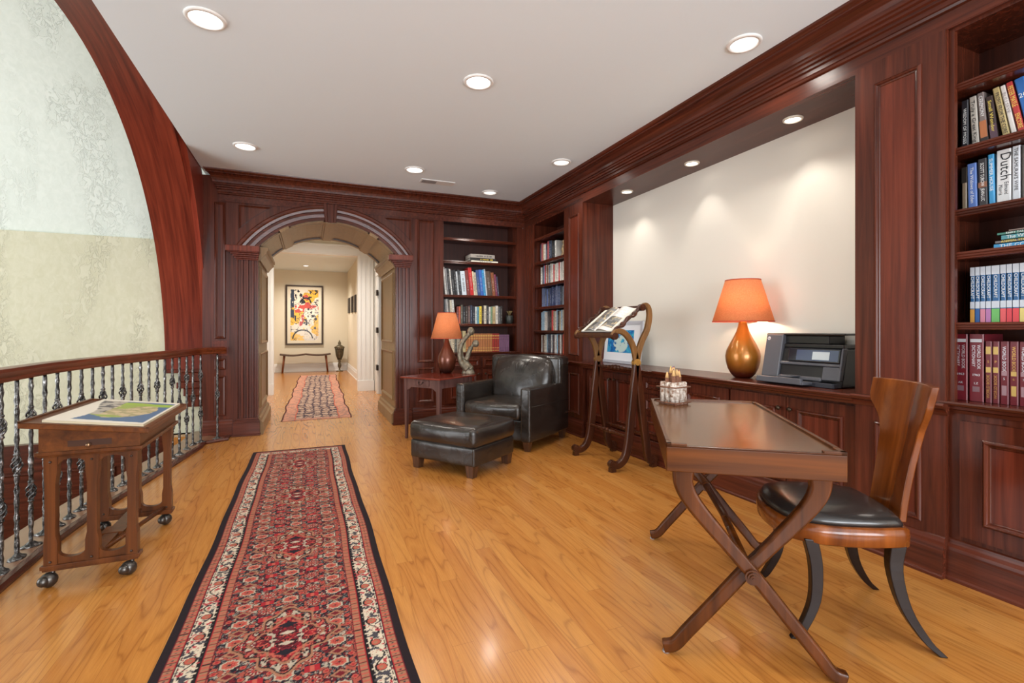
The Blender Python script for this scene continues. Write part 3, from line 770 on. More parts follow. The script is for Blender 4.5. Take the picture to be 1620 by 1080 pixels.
def place_book(F, u, z, depth, t, h, d, colr, mark, lean, label, group, seed, name='book', marks=True, lab=None):
    """F frame: spine plane faces room along n; u to the sign; lean angle tilts top towards +u"""
    b = book_mesh(t, h, d, seed, marks)
    o = b.obj(name, [bmat(colr), bmat(mark), paper])
    ux, n = Vector(F(1, 0, 0))-Vector(F(0, 0, 0)), Vector(F(0, 0, 1))-Vector(F(0, 0, 0))
    ax = ux; ay = -n; az = Vector((0, 0, 1))
    # handedness
    if ax.cross(ay).dot(az) < 0: ax = -ax; lean = -lean
    M = basis(Vector((0, 0, 0)), ax, ay, az).to_3x3()
    R = M @ Matrix.Rotation(lean, 3, 'Y')
    lift = abs(math.sin(lean))*t/2
    o.matrix_world = Matrix.Translation(Vector(F(u, z+lift, depth))) @ R.to_4x4()
    tag(o, label, 'book', group)
    return o
CN = {}
def cname(c):
    pal = {'white': (225, 222, 215), 'grey': (150, 150, 150), 'pale grey': (190, 192, 195), 'black': (28, 28, 30), 'dark grey': (70, 70, 74), 'red': (190, 35, 35), 'dark red': (110, 25, 30), 'blue': (40, 95, 175), 'navy': (35, 45, 85), 'light blue': (120, 175, 215), 'cream': (220, 205, 170), 'tan': (175, 140, 95), 'brown': (95, 62, 42), 'orange': (215, 110, 60), 'yellow': (225, 200, 70), 'green': (90, 140, 90), 'teal': (70, 140, 150), 'purple': (120, 70, 130), 'slate blue': (80, 100, 140), 'pink': (200, 110, 130)}
    return min(pal, key=lambda k: sum((a-b_)**2 for a, b_ in zip(pal[k], c)))
W_, G_, K_, P_ = (222, 220, 214), (150, 150, 152), (30, 30, 33), (192, 200, 205)
def row(F, u0, dirn, z, depth, specs, hbase, where, group, lean=0, dd=.20, seed=0, end=None):
    u = u0+dirn*abs(math.sin(lean))*hbase*.55; n = len(specs)
    tot = sum(s[1] for s in specs)
    for i, s in enumerate(specs):
        c, t = s[0], s[1]; hh = hbase*(s[2] if len(s) > 2 else random.Random(seed*99+i).uniform(.9, 1.0)); ln = s[3] if len(s) > 3 else lean
        mk = tuple(int(q*.45+(200 if sum(c) < 330 else 50)*.55) for q in c)
        w = t/max(.8, math.cos(ln)) + (.0012)
        place_book(F, u+dirn*w/2, z+.001, depth-random.Random(seed*31+i).uniform(0, .012), t-.001, hh, dd, c, mk, ln*1.0, '%s book, %s from the left %s' % (cname(c), ORD[i], where), group, seed*100+i)
        u += dirn*w
    return u
# back bookcase, depth of spines inside: F = FB, depth negative = into the case
r2 = [(W_, .026, .98), (G_, .022, .93), (K_, .03, .95), (W_, .02, .92), (K_, .034, .87), (K_, .03, .89), (P_, .026, .84), ((40, 44, 48), .036, .90), ((205, 218, 226), .066, .86), ((120, 50, 42), .045, .90), ((190, 30, 28), .05, 1.0), ((214, 200, 170), .026, .87), ((190, 180, 160), .03, .84), ((52, 78, 130), .038, .93), ((52, 96, 178), .045, .94), ((70, 160, 215), .034, .95), ((205, 210, 215), .018, .98), ((88, 70, 58), .058, .90), ((84, 66, 52), .012, .9), ((136, 78, 46), .044, .86), ((120, 52, 76), .028, .8), ((70, 66, 90), .024, .72)]
row(FB, 1.665, 1, 1.66, -.05, r2, .375, 'on the leaning row, far bookcase', 'leaning books on the bookcase by the arch', lean=-.10, seed=2)
r3a = [(K_, .02, 1), (G_, .022, 1.04), (W_, .02, 1.06), ((96, 92, 84), .02, 1.06), ((214, 204, 184), .028, 1.02), (W_, .03, 1.03)]
row(FB, 1.665, 1, 1.275, -.05, r3a, .31, 'in the tall group above the orange lampshade', 'tall pale books behind the orange shade', lean=-.08, seed=3)
r3 = [((110, 48, 40), .026), ((196, 92, 60), .026), ((90, 84, 70), .03), (K_, .034), ((60, 48, 40), .034), ((86, 56, 50), .034), ((52, 60, 80), .028), ((36, 40, 52), .036), ((206, 214, 208), .026), ((96, 150, 168), .032), ((232, 204, 70), .036), ((50, 36, 32), .03), ((220, 208, 184), .036), ((48, 48, 50), .03), ((216, 212, 202), .028), ((120, 150, 120), .026), ((200, 176, 128), .044), ((214, 208, 196), .04), ((84, 84, 86), .034), ((60, 56, 52), .026)]
row(FB, 1.845, 1, 1.275, -.05, r3, .255, 'right of that tall group, middle row, far bookcase', 'books on the shelf above the gold-banded set', seed=4)
r4 = [((200, 190, 160), .03, 1.03), ((110, 120, 90), .03, 1.03), ((226, 216, 190), .05), ((226, 210, 180), .035), ((90, 90, 80), .03), ((170, 160, 140), .04), ((70, 66, 60), .035), ((190, 176, 130), .045, 1.08)]
u = row(FB, 1.665, 1, .891, -.05, r4, .265, 'on the lowest shelf behind the bronze sculpture', 'mixed books behind the sculpture', seed=5)
def banded(Fn, u, z, dep, t, h, d, c, lab, grp, seed, band=(216, 180, 96)):
    o = place_book(Fn, u, z, dep, t, h, d, c, band, 0, lab, grp, seed, marks=False)
    b = B()
    for z0, z1 in ((.06, .09), (.2, .225), (.72, .745), (.86, .90)): b.box(-t*.46, t*.46, -.0012, .0015, h*z0, h*z1)
    b.obj('gold_band', bmat(band), o)
for k in range(11):
    banded(FB, u+.018, .891, -.05, .0325, .25, .19, (168, 104, 56), 'tan leather-look volume with gold bands, %s of the matching set from its left' % ORD[k], 'tan gold-banded set on the lowest shelf', 500+k); u += .0345
for k in range(3):
    banded(FB, u+.018, .891, -.05, .0325, .25, .19, (150, 40, 26), 'red volume with gold bands on the lowest shelf, %s of three' % ORD[k], 'red gold-banded volumes', 520+k); u += .0345
for k in range(6):
    banded(FB, u+.013, .891, -.05, .023, .235, .18, (122, 84, 112), 'thin purple volume at the right end of the lowest shelf, %s of six' % ORD[k], 'thin purple volumes', 530+k, (96, 62, 90)); u += .0255
# three flat books
def flat_book(x0, x1, y, d, z, t, c, label, group, rz=0, mark=(60, 60, 60), name='book'):
    e_b = book_mesh(t, x1-x0, d, int(z*1000), True)
    o = e_b.obj(name, [bmat(c), bmat(mark), paper])
    o.matrix_world = Matrix.Translation((x1, y, z+t/2)) @ Matrix.Rotation(rz, 4, 'Z') @ Matrix.Rotation(-PI/2, 4, 'Y')
    tag(o, label, 'book', group); return o
flat_book(2.04, 2.43, 6.29, .26, 2.114, .022, (226, 222, 205), 'white book lying flat, lowest of the three stacked near the shelf edge', 'flat stack on the upper shelf')
flat_book(2.03, 2.40, 6.29, .25, 2.1365, .034, (34, 32, 30), 'black book with yellow marks lying flat, middle of the stack of three', 'flat stack on the upper shelf', mark=(220, 190, 60))
flat_book(2.03, 2.38, 6.285, .25, 2.171, .052, (150, 142, 134), 'thick grey book lying flat, topmost of the stack of three', 'flat stack on the upper shelf')
# corner bookcase rows (viewed left -> right is y descending)
def rnd_specs(seed, total, pal, tmin=.024, tmax=.05):
    r = random.Random(seed); out = []; s = 0
    while s < total:
        t = r.uniform(tmin, tmax); out.append((r.choice(pal), t, r.uniform(.9, 1))); s += t+.0012
    return out[:-1]
palA = [W_, W_, P_, (180, 90, 90), (60, 60, 90), K_, (50, 60, 80), K_, (200, 180, 150)]
palB = [W_, P_, (230, 228, 220), (40, 50, 90), (190, 40, 40), (120, 160, 200), (120, 80, 60), (60, 60, 66), (210, 205, 190)]
palC = [(90, 110, 160), (70, 84, 120), (110, 120, 150), (60, 66, 80), (84, 104, 150), (44, 56, 96), (120, 130, 140)]
palD = [W_, (210, 200, 190), (150, 180, 200), (190, 176, 150), (60, 50, 46), (200, 60, 56), (100, 120, 140), (70, 76, 90), (225, 225, 220)]
palE = [W_, (220, 220, 216), (190, 40, 56), (150, 190, 215), (210, 200, 180), (60, 66, 80), (210, 80, 50), (90, 60, 50), W_]
for (z, y0, tot, h, pal, sd, nm) in ((2.089, 5.90, .46, .262, palA, 21, 'top filled shelf, corner bookcase'), (1.786, 5.90, .80, .262, palB, 22, 'second filled shelf, corner bookcase'),
                                     (1.492, 5.86, .76, .255, palC, 23, 'third filled shelf, corner bookcase'), (1.184, 5.88, .78, .262, palD, 24, 'fourth filled shelf, corner bookcase'),
                                     (.901, 5.88, .78, .240, palE, 25, 'fifth filled shelf, corner bookcase')):
    row(FR, y0, -1, z, -.09, rnd_specs(sd, tot, pal), h, 'on the '+nm, 'books on the '+nm, dd=.2, seed=sd)

# near bookcase: books with titles
def tbook(y_l, y_r, z, h, colr, label, lean=0, dep=-.10, d=.17, texts=(), extra=None, group=None, name='book'):
    t = abs(y_l-y_r)*math.cos(lean)
    e = place_book(FR2, (y_l+y_r)/2, z+.001, dep, t-.0015, h, d, colr, (220, 220, 215), -lean, label, group, int(y_l*1000+z*77), marks=False, name=name)
    # text in book local frame: x across (viewer-left to right), -y out, z up
    for (s, zc, size, wmax, cm, up, dx) in texts:
        n = Vector((0, -1, 0))
        if up == 0: X_, Y_ = Vector((0, 0, -1)), Vector((1, 0, 0))     # reads downwards, letter tops to the right
        elif up == 1: X_, Y_ = Vector((0, 0, 1)), Vector((-1, 0, 0))
        else: X_, Y_ = Vector((1, 0, 0)), Vector((0, 0, 1))
        text(s, size, cm, basis(Vector((dx, -.0006, zc)), X_, Y_, n), e, 'lettering', wmax)
    if extra:
        for (z0, z1, c, f) in extra:
            B().box(-t*f/2+.001, t*f/2-.001, -.0005, .0015, z0, z1).obj('spine_band', bmat(c), e)
    return e
Wt, Yt, Kt, Gt, Ot = (newmat('print_white', (.75, .75, .73), .5), newmat('print_yellow', lin(222, 200, 90), .5), newmat('print_black', lin(30, 30, 36), .5), gold, newmat('print_tan', lin(220, 170, 100), .5))
zA, zB, zC, zD, zE = 2.047, 1.754, 1.552, 1.219, .845
gA = 'novels on the top filled shelf of the near bookcase'
tbook(1.335, 1.306, zA, .245, (40, 38, 44), 'black book, leftmost on the top filled shelf of the near bookcase', 0, texts=[('WISDOM OF MOSES', .12, .017, .17, Wt, 0, 0)], group=gA)
tbook(1.293, 1.264, zA, .25, (176, 170, 160), 'light grey book with dark title beside the leftmost black one, near bookcase', -0.05, texts=[('Truly a Great King', .13, .02, .20, Kt, 0, 0)], group=gA)
tbook(1.258, 1.231, zA, .255, (120, 108, 104), 'grey and orange book, third from the left, top filled shelf of the near bookcase', -0.07, texts=[('CEREMONY', .19, .02, .10, Wt, 0, 0)], extra=[(.04, .12, (176, 108, 66), 1), (.0, .04, (34, 30, 30), 1)], group=gA)
tbook(1.222, 1.194, zA, .225, (52, 34, 30), 'short dark purple book with yellow title, near bookcase', -0.1, texts=[('Small Wonder', .13, .018, .15, Yt, 0, 0)], extra=[(.0, .09, (84, 60, 74), 1)], group=gA)
tbook(1.179, 1.153, zA, .255, (176, 156, 106), 'yellowish tan leaning book, near bookcase', -0.16, texts=[('PROFIT FROM THE CORE', .13, .02, .2, Kt, 0, 0)], group=gA)
tbook(1.149, 1.13, zA, .255, (212, 206, 200), 'pale leaning book between the tan and the red ones, near bookcase', -0.17, texts=[('BULLSEYE', .17, .018, .1, newmat('print_grey', lin(150, 140, 140), .5), 0, 0)], group=gA)
tbook(1.126, 1.102, zA, .26, (176, 52, 50), 'red leaning book with gold title, near bookcase', -0.18, texts=[('PETER MAYLE', .19, .026, .1, Yt, 0, 0), ('ENCORE', .07, .022, .07, Yt, 0, 0)], group=gA)
tbook(1.098, 1.062, zA, .262, (40, 100, 170), 'thick blue leaning book at the right end, near bookcase', -0.18, texts=[('20', .18, .03, None, Wt, 2, 0)], group=gA)
gB = 'books on the second filled shelf of the near bookcase'
tbook(1.333, 1.312, zB, .215, (128, 112, 92), 'thin tan and black book, leftmost on the second filled shelf of the near bookcase', 0, extra=[(.14, .215, (40, 34, 30), 1)], group=gB)
tbook(1.309, 1.272, zB, .225, (88, 118, 182), 'light blue book with white title, near bookcase', -.02, texts=[('The Widows of Eden', .12, .018, .17, Wt, 0, 0)], group=gB)
tbook(1.268, 1.234, zB, .235, (44, 40, 42), 'black book with white lettering between two blue ones, near bookcase', -.02, texts=[('SCOTT TUROW', .16, .019, .11, Wt, 0, 0), ('JEAN-LUC', .065, .018, .06, Wt, 0, 0)], extra=[(.10, .125, (130, 84, 60), 1)], group=gB)
tbook(1.231, 1.207, zB, .245, (52, 140, 190), 'bright blue book left of the wide white one, near bookcase', -.02, texts=[('SUMMER HOUSE', .15, .018, .15, Wt, 0, 0)], group=gB)
tbook(1.204, 1.152, zB, .252, (208, 208, 208), 'wide white book with the tall dark title, near bookcase', 0, texts=[('Dutch', .175, .052, .12, Kt, 0, .006), ('Edmund', .075, .02, .055, Kt, 0, .01), ('Morris', .07, .02, .045, Kt, 0, -.01)], group=gB)
tbook(1.15, 1.121, zB, .254, (198, 202, 208), 'narrow silvery book beside the wide white one, near bookcase', 0, texts=[("THE SAMURAI'S WIFE", .15, .018, .19, Kt, 0, 0)], group=gB)
tbook(1.118, 1.08, zB, .25, (84, 78, 74), 'grey-brown book at the right edge of the second filled shelf, near bookcase', 0, texts=[('WATCHTOWER', .17, .02, .12, Wt, 0, 0)], group=gB)
# flat stack
gC = 'flat picture books on the near bookcase'
def flat_side(y_start, z, t, colr, s, label, cm, L_=.34, size=.02, xs=2.93, off=0.02):
    b = B(); b.box(0, .2, -L_, 0, 0, .002); b.box(0, .2, -L_, 0, t-.002, t); b.box(0, .004, -L_, 0, 0, t); b.box(.004, .195, -L_+.004, -.004, .002, t-.002, mi=1)
    o = b.obj('book', [bmat(colr), paper], loc=(xs, y_start, z)); tag(o, label, 'book', gC)
    text(s, size, cm, basis(Vector((-.0004, -off, t/2)), Vector((0, -1, 0)), Vector((0, 0, 1)), Vector((-1, 0, 0))), o, 'lettering', None, align='LEFT')
z = zC+.001
flat_side(1.212, z, .027, (60, 150, 200), 'THE GOLDEN BOOK', 'bright blue book lying flat, lowest of the flat stack, near bookcase', Wt, size=.024); z += .0275
flat_side(1.207, z, .014, (108, 100, 100), 'ANIMAL STORIES', 'grey thin book lying flat, second from the bottom of the flat stack, near bookcase', Yt, size=.015); z += .0145
flat_side(1.186, z, .022, (76, 140, 148), "The World's Best", 'teal book lying flat, third from the bottom of the flat stack, near bookcase', Wt, size=.02, off=.018); z += .0225
flat_side(1.200, z, .013, (60, 120, 104), 'FAIRY TALES AND', 'green thin book lying flat, fourth from the bottom of the flat stack, near bookcase', Wt, size=.013, off=.03); z += .0135
flat_side(1.160, z, .008, (150, 130, 120), '', 'pale thin book lying flat, topmost of the flat stack, near bookcase', Wt, size=.008)
# childcraft-style set
ys = [1.300, 1.281, 1.262, 1.2415, 1.221, 1.190, 1.168, 1.1475, 1.124, 1.10]
cols = [(196, 140, 60), (30, 80, 140), (196, 120, 140), (170, 110, 160), (100, 170, 90), (210, 80, 84), (200, 56, 66), (206, 60, 66), (210, 190, 110), (90, 150, 180)]
for i in range(9):
    a, c = ys[i], ys[i+1]
    tbook(a, c+.001, zD, .262, (28, 84, 132), 'blue and white volume with a %s foot, %s from left of its set' % (cname(cols[i]), ORD[i]), texts=[('CHILDCRAFT', .165, .017, .105, Wt, 0, 0)],
          extra=[(.222, .262, (190, 196, 205), 1), (.066, .098, (190, 196, 205), 1), (.0, .062, cols[i], 1)], group='blue and white volumes on the near bookcase')
# red set
gE = 'dark red reference volumes on the near bookcase'
for i, (a, c) in enumerate(((1.356, 1.303), (1.299, 1.242))):
    tbook(a, c, zE, .318, (104, 24, 34), 'tall dark red dictionary with silver lettering, %s of the pair, near bookcase' % ORD[i], dep=-.085,
          texts=[('WORLD BOOK', .21, .018, .115, silver_m, 0, .010), ('DICTIONARY', .215, .018, .10, silver_m, 0, -.010), ('1963', .125, .015, None, silver_m, 2, 0), ('AK' if i == 0 else 'LZ', .085, .014, None, silver_m, 2, 0)],
          extra=[(.28, .295, (190, 190, 195), .8), (.045, .07, (120, 90, 96), .5)], group=gE)
y = 1.2385
for i in range(6):
    w = .0255 if i < 2 else .0315
    cm = Gt if i in (0, 1, 3) else silver_m
    if i < 2: tx = [('WORLD BOOK', .075, .016, .11, cm, 1, 0), ('S' if i == 0 else 'P', .19, .016, None, cm, 2, 0)]
    else: tx = [('WORLD BOOK', .205, .018, .115, cm, 0, 0), ('%d' % (i+3), .115, .015, None, cm, 2, 0)]
    bc = (190, 160, 90) if i in (0, 1, 3) else (150, 120, 126)
    ex = [(.225, .26, bc, .75), (.14, .165, bc, .75)] if i < 2 else [(.13, .15, bc, .65), (.04, .085, bc, .6)]
    tbook(y, y-w, zE, .285, (100, 26, 36), 'dark red volume with %s lettering, %s to the right of the tall dictionaries' % ('gold' if cm == Gt else 'silver', ORD[i]), dep=-.085, texts=tx, extra=ex, group=gE)
    y -= w+.001

# small shelf ornaments
b = B(); b.lathe([(.0, .0), (.04, 0), (.045, .03), (.03, .06), (.04, .10), (.028, .14), (.018, .16), (.028, .185), (.022, .21), (.0, .225)], n=12, cap=False)
for s_ in (-1, 1): b.tube([(0, s_*.03, .13), (0, s_*.06, .10), (0, s_*.045, .07)], .012, 6)
tag(b.obj('figurine', speckle('aged_gold_figure', lin(120, 96, 70), lin(176, 150, 112), 40, .5, .3), loc=(2.93, 5.30, 2.09)), 'small aged-gold statuette right of the books, corner bookcase', 'figurine')
b = B(); b.sphere((0, 0, .04), .04, 12, sc=(.8, 1.1, 1)); b.sphere((0, .02, .09), .022, 10); b.tube([(0, .03, .09), (0, .055, .07)], .008, 6)
tag(b.obj('figurine', speckle('aged_gold_animal', lin(110, 84, 60), lin(160, 130, 96), 40, .5, .3), loc=(2.92, 5.18, 2.091)), 'tiny crouching gold ornament by the right end, corner bookcase', 'figurine')
pt = empty('planter', (2.63, 6.36, 1.276), 0, 'small dark pot with sprigs, right end of the middle shelf', 'planter')
B().lathe([(.035, 0), (.05, .02), (.055, .08), (.05, .12), (.045, .12), (.045, .1)], n=14).obj('pot', newmat('dark_green_pot', lin(48, 50, 46), .4), pt)
b = B()
for k in range(9):
    a = k*2.4; b.tube([(0, 0, .1), (.02*math.cos(a), .02*math.sin(a), .15), (.04*math.cos(a), .04*math.sin(a), .18)], [.004, .003, .006], 5)
b.obj('sprigs', speckle('dry_sprig', lin(110, 90, 60), lin(160, 140, 90)), pt)

# ================================================================== RUNNERS
Lc = lambda *c: np.array(lin(*c))
def rug_func(HW, LEN, x0):
    navy, red, dred, salmon, tan_, cream_, slate, dark = Lc(30, 25, 34), Lc(160, 34, 42), Lc(108, 24, 34), Lc(182, 88, 72), Lc(158, 110, 84), Lc(208, 192, 168), Lc(126, 126, 122), Lc(26, 20, 22)
    def put(c, m, k): c[m] = k
    def f(X, Y):
        x = X-HW; y = Y
        ax = np.abs(x); e1 = HW-ax; e2 = np.minimum(y, LEN-y); side = e1 < e2
        d = np.minimum(e1, e2); s = np.where(side, y, x)
        c = np.tile(navy, (len(x), 1))
        # field
        Pq, Q = .089, .128
        ci = np.floor(x/Pq+.5); lx = x-ci*Pq; yy = y+np.where(ci % 2 == 0, 0, Q/2); ri = np.floor(yy/Q+.5); ly = yy-ri*Q
        kind = ci % 2; an = np.arctan2(ly, lx); r = np.hypot(lx, ly*1.25); rp = r*(1+.09*np.cos(8*an))
        fine = npnoise(3, x+9, y, .020); fine2 = npnoise(8, x+3, y+2, .014)
        put(c, fine > .56, salmon*.75); put(c, fine < .36, dred*.9); put(c, (fine2 > .64), cream_*.62); put(c, (np.abs(fine-.5) < .02), slate*.8)
        vy = np.abs(ly)-Q/2; q = np.abs(lx)*.9+np.abs(vy)*1.3
        put(c, (q < .036), navy); put(c, (q < .032) & (kind == 0), tan_); put(c, (q < .018) & (kind == 0), dred)
        bx_ = (np.abs(lx) < .024) & (np.abs(vy) < .016); put(c, bx_ & (kind == 1), red); put(c, bx_ & (kind == 1) & (np.abs(lx) < .006), salmon)
        for sx_ in (-1, 1):
            q3 = np.hypot(lx-sx_*Pq/2, (np.abs(ly)-Q/4)*1.1); put(c, q3 < .015, navy); put(c, q3 < .012, salmon*.9); put(c, q3 < .006, red)
        put(c, rp < .037, navy*.8); put(c, rp < .033, cream_*.72); put(c, (rp < .033) & (kind == 1), salmon*.8); put(c, rp < .026, salmon); put(c, (rp < .027) & (kind == 1), dred)
        put(c, (rp < .027) & (kind == 1) & (np.cos(10*an) > .5) & (rp > .012), cream_*.7)
        put(c, rp < .015, np.array(red)*1.1); put(c, (rp < .013) & (np.cos(6*an) > .2), tan_); put(c, rp < .005, navy)
        # medallions
        for my in np.arange(.62, LEN, .88):
            a2 = np.arctan2(y-my, x); rr = np.hypot(x/1.0, (y-my)/1.15)
            lim = .150*(1+.16*np.cos(4*a2)+.07*np.cos(12*a2))
            m = rr < lim; put(c, (rr < lim+.012) & ~m, tan_)
            put(c, m & (rr > lim-.006), dark)
            inner_ = m & (rr < lim-.010)
            base = np.where((npnoise(5, x+4, y, .03) > .52)[:, None], red, dred*1.1)
            c[inner_] = base[inner_]
            q = npnoise(11, np.abs(x)+2, np.abs(y-my)+2, .022)
            put(c, inner_ & (q > .58), salmon); put(c, inner_ & (q < .36), cream_*.7); put(c, inner_ & (np.abs(q-.45) < .022), dark); put(c, inner_ & (np.abs(rr-lim*.72) < .006), tan_); put(c, inner_ & (npnoise(13, np.abs(x)+2, np.abs(y-my), .012) > .66), dark)
            ce = (np.abs(x)/.030+np.abs(np.abs(y-my)-.034)/.013) < 1; put(c, ce, cream_*.8); put(c, (np.abs(x)/.04+np.abs(np.abs(y-my)-.09)/.02) < 1, navy)
        # borders
        def band(a, b_, col_): m = (d >= a) & (d < b_); c[m] = col_; return m
        band(0, .030, Lc(34, 22, 26)); band(.030, .036, dred)
        m = band(.036, .062, tan_); ch = (s % .022) < .010; c[m & ch] = salmon; c[m & ((s % .044) < .004)] = dark; c[m & (((s+.011) % .022) < .006) & (np.abs(d-.049) < .004)] = Lc(70, 60, 60)
        band(.062, .067, red); band(.067, .071, dark)
        m = band(.071, .142, cream_); dd_ = d-.1065
        wv = .022*np.sin(s*2*PI/.145); w2 = np.abs(dd_-wv*.9); c[m & (w2 < .0035)] = dark
        q1 = ((s/.145) % 1-.25); l1 = np.abs(((s/.1450+.25) % 1-.5))*.145; ro = np.hypot(l1, dd_)
        c[m & (ro < .020)] = dark; c[m & (ro < .017)] = salmon; c[m & (ro < .008)] = tan_
        q2 = npnoise(17, s+3, d*1.0+3, .016); c[m & (ro > .024) & (q2 > .60)] = Lc(70, 66, 72); c[m & (ro > .024) & (q2 < .36)] = Lc(170, 60, 66)
        c[m & (np.abs(np.abs(dd_)-.030) < .003) & ((s % .03) < .022)] = dark
        band(.142, .146, dark); band(.146, .151, red)
        m = band(.151, .175, tan_); c[m & ((s % .020) < .009)] = salmon; c[m & ((s % .040) < .004)] = dark
        band(.175, .180, dred)
        c *= (.72+.28*npnoise(23, x+5, y, .008))[:, None]
        return c
    return f
rug_m = vcmat('wool_pile', .98)
def runner(label, x0, y0, y1, x1, W, Hh, nx, ny, func, skew=0, wav=.004):
    def warp(x, y, z):
        t = y/Hh
        return (x+skew*t+wav*np.sin(y*3.1)+wav*.6*np.sin(y*7.7+1)), y+.012*np.sin(x*6)*0+(x-W/2)*.05*0, z+.004+.001*np.sin(y*5)
    o = grid_paint('runner_rug', W, Hh, nx, ny, func, rug_m, warp=warp)
    s = o.modifiers.new('thick', 'SOLIDIFY'); s.thickness = .004; s.offset = -1
    o.location = (x0, y0, 0.001); tag(o, label, 'rug'); return o
runner('long red and navy patterned runner rug with a cream border, on the oak floor', -.489, .55, 5.3, .35, .838, 4.75, 230, 1250, rug_func(.419, 4.75, 0))
def rug2(X, Y):
    x = X-.44; e = .44-np.abs(x); c = np.tile(Lc(66, 52, 66), (len(x), 1))
    q = np.cos(x*2*PI/.22)*np.cos(Y*2*PI/.42)+.9*(npnoise(14, np.abs(x)+1, Y, .07)-.5); n = npnoise(4, X, Y, .04)
    c[q+n*1.4 > 1.0] = Lc(176, 146, 128); c[q+n*1.4 < .45] = Lc(196, 168, 148); c[np.abs(n-.42) < .035] = Lc(60, 50, 70)
    b_ = (e < .17) | (np.minimum(Y, 6.95-Y) < .12); c[b_] = Lc(204, 146, 122); k = b_ & (npnoise(6, X, Y, .03) > .55); c[k] = Lc(160, 124, 112)
    c[(e < .175) & (e > .155)] = Lc(190, 100, 80); c[e < .018] = Lc(70, 26, 30)
    return c
runner('smaller faded runner rug in the far hall, pink border round a dark field', -.333, 6.97, 13.9, .53, .88, 6.95, 120, 500, rug2, skew=.14, wav=.012)

# ================================================================== CEILING FITTINGS
def downlight(x, y, z, r, label, lens, cat='downlight', grp=None, ringmat=white_m, gimbal=False):
    e = empty('downlight', (x, y, z), 0, label, cat, grp)
    B().lathe([(r*.78, -.001), (r*.80, -.012), (r*.95, -.010), (r, -.004), (r, 0.0)], n=36, cap=False).obj('trim_ring', ringmat, e)
    b = B(); b.lathe([(r*.79, -.003), (r*.5, -.006), (.001, -.007)], n=36, cap=False)
    if gimbal: b.sphere((r*.2, 0, -.006), r*.34, 14, sc=(1, 1, .25), mi=1)
    b.obj('lens', [lens, white_lens] if gimbal else lens, e)
names = ['large lit recessed downlight nearest the top left of the ceiling', 'lit recessed downlight in the middle of the ceiling, above the long rug', 'lit recessed downlight beside the curved wooden rib', 'lit recessed downlight in front of the arch crown moulding']
for (x, y), nm in zip(DOWN[:4], names): downlight(x, y, CZ, .105, nm, white_lens, grp='ceiling downlights')
for (x, y), nm in zip(DOWN[4:7], ['angled white downlight between the ceiling centre and the niche moulding', 'angled white downlight in the far corner above the bookcases', 'large angled white downlight in front of the niche, nearest the desk']):
    downlight(x, y, CZ, .10, nm, dim_lens, grp='angled ceiling downlights', gimbal=True)
for x, y, nm in ((3.0, 2.277, 'nearest the tall pilaster, above the printer'), (3.0, 3.207, 'the middle one of the niche'), (3.0, 4.117, 'the farthest one, above the framed picture')):
    downlight(x, y, 2.60, .062, 'small round spotlight in the wooden soffit, '+nm, white_lens, 'spotlight', 'niche spotlights', ringmat=newmat('pale_ring', lin(214, 206, 190), .35))
downlight(-.048, 14.11, 2.92, .085, 'small lit downlight in the far hall ceiling', white_lens)
e = empty('ceiling_vent', (1.405, 5.62, CZ), 0, 'white slotted air vent in the ceiling before the crown moulding', 'vent')
B().box(-.20, .20, -.07, .07, -.008, 0).obj('frame', white_m, e, bevel=.002)
b = B()
for k in range(9): b.box(-.18+k*.019, -.18+k*.019+.010, -.05, .05, -.011, -.008)
b.obj('slot_shade_strips', newmat('vent_slot_shadow', lin(120, 122, 126), .5), e)  # raised grey strips stand in for the shade inside the vent slots

# ================================================================== DESK
dk = empty('writing_desk', (1.165, 1.369, 0), math.atan2(-.589, .808), 'brown tray-top writing desk on crossed legs, in front of the wooden chair', 'desk')
DW, DL, DT = .565, 1.18, .79
b = B(); b.box(0, DW, 0, DL, .685, .772)
b.obj('apron', desk_wood, dk, bevel=.003)
dtop = wood('desk_top_wood', lin(88, 54, 26), lin(112, 72, 38), 'y', .26, .25, .35)
b = B(); b.box(.012, DW-.012, .012, DL-.012, .770, .776); b.obj('top', dtop, dk)
b = B(); b.box(0, .016, .06, DL-.06, .772, .785); b.box(DW-.016, DW, .06, DL-.06, .772, .785); b.box(.06, DW-.06, DL-.016, DL, .772, .785); b.box(.06, DW-.06, 0, .016, .772, .777)
for x0, y0 in ((0, 0), (DW-.07, 0), (0, DL-.07), (DW-.07, DL-.07)):
    xx0, xx1 = (x0, x0+.07); 
    b.box(x0, x0+.07, y0 if y0 == 0 else y0+.05, y0+.02 if y0 == 0 else y0+.07, .772, .784); b.box(x0 if x0 == 0 else x0+.05, x0+.02 if x0 == 0 else x0+.07, y0, y0+.07, .772, .784)
b.obj('rim', desk_wood, dk, bevel=.003)
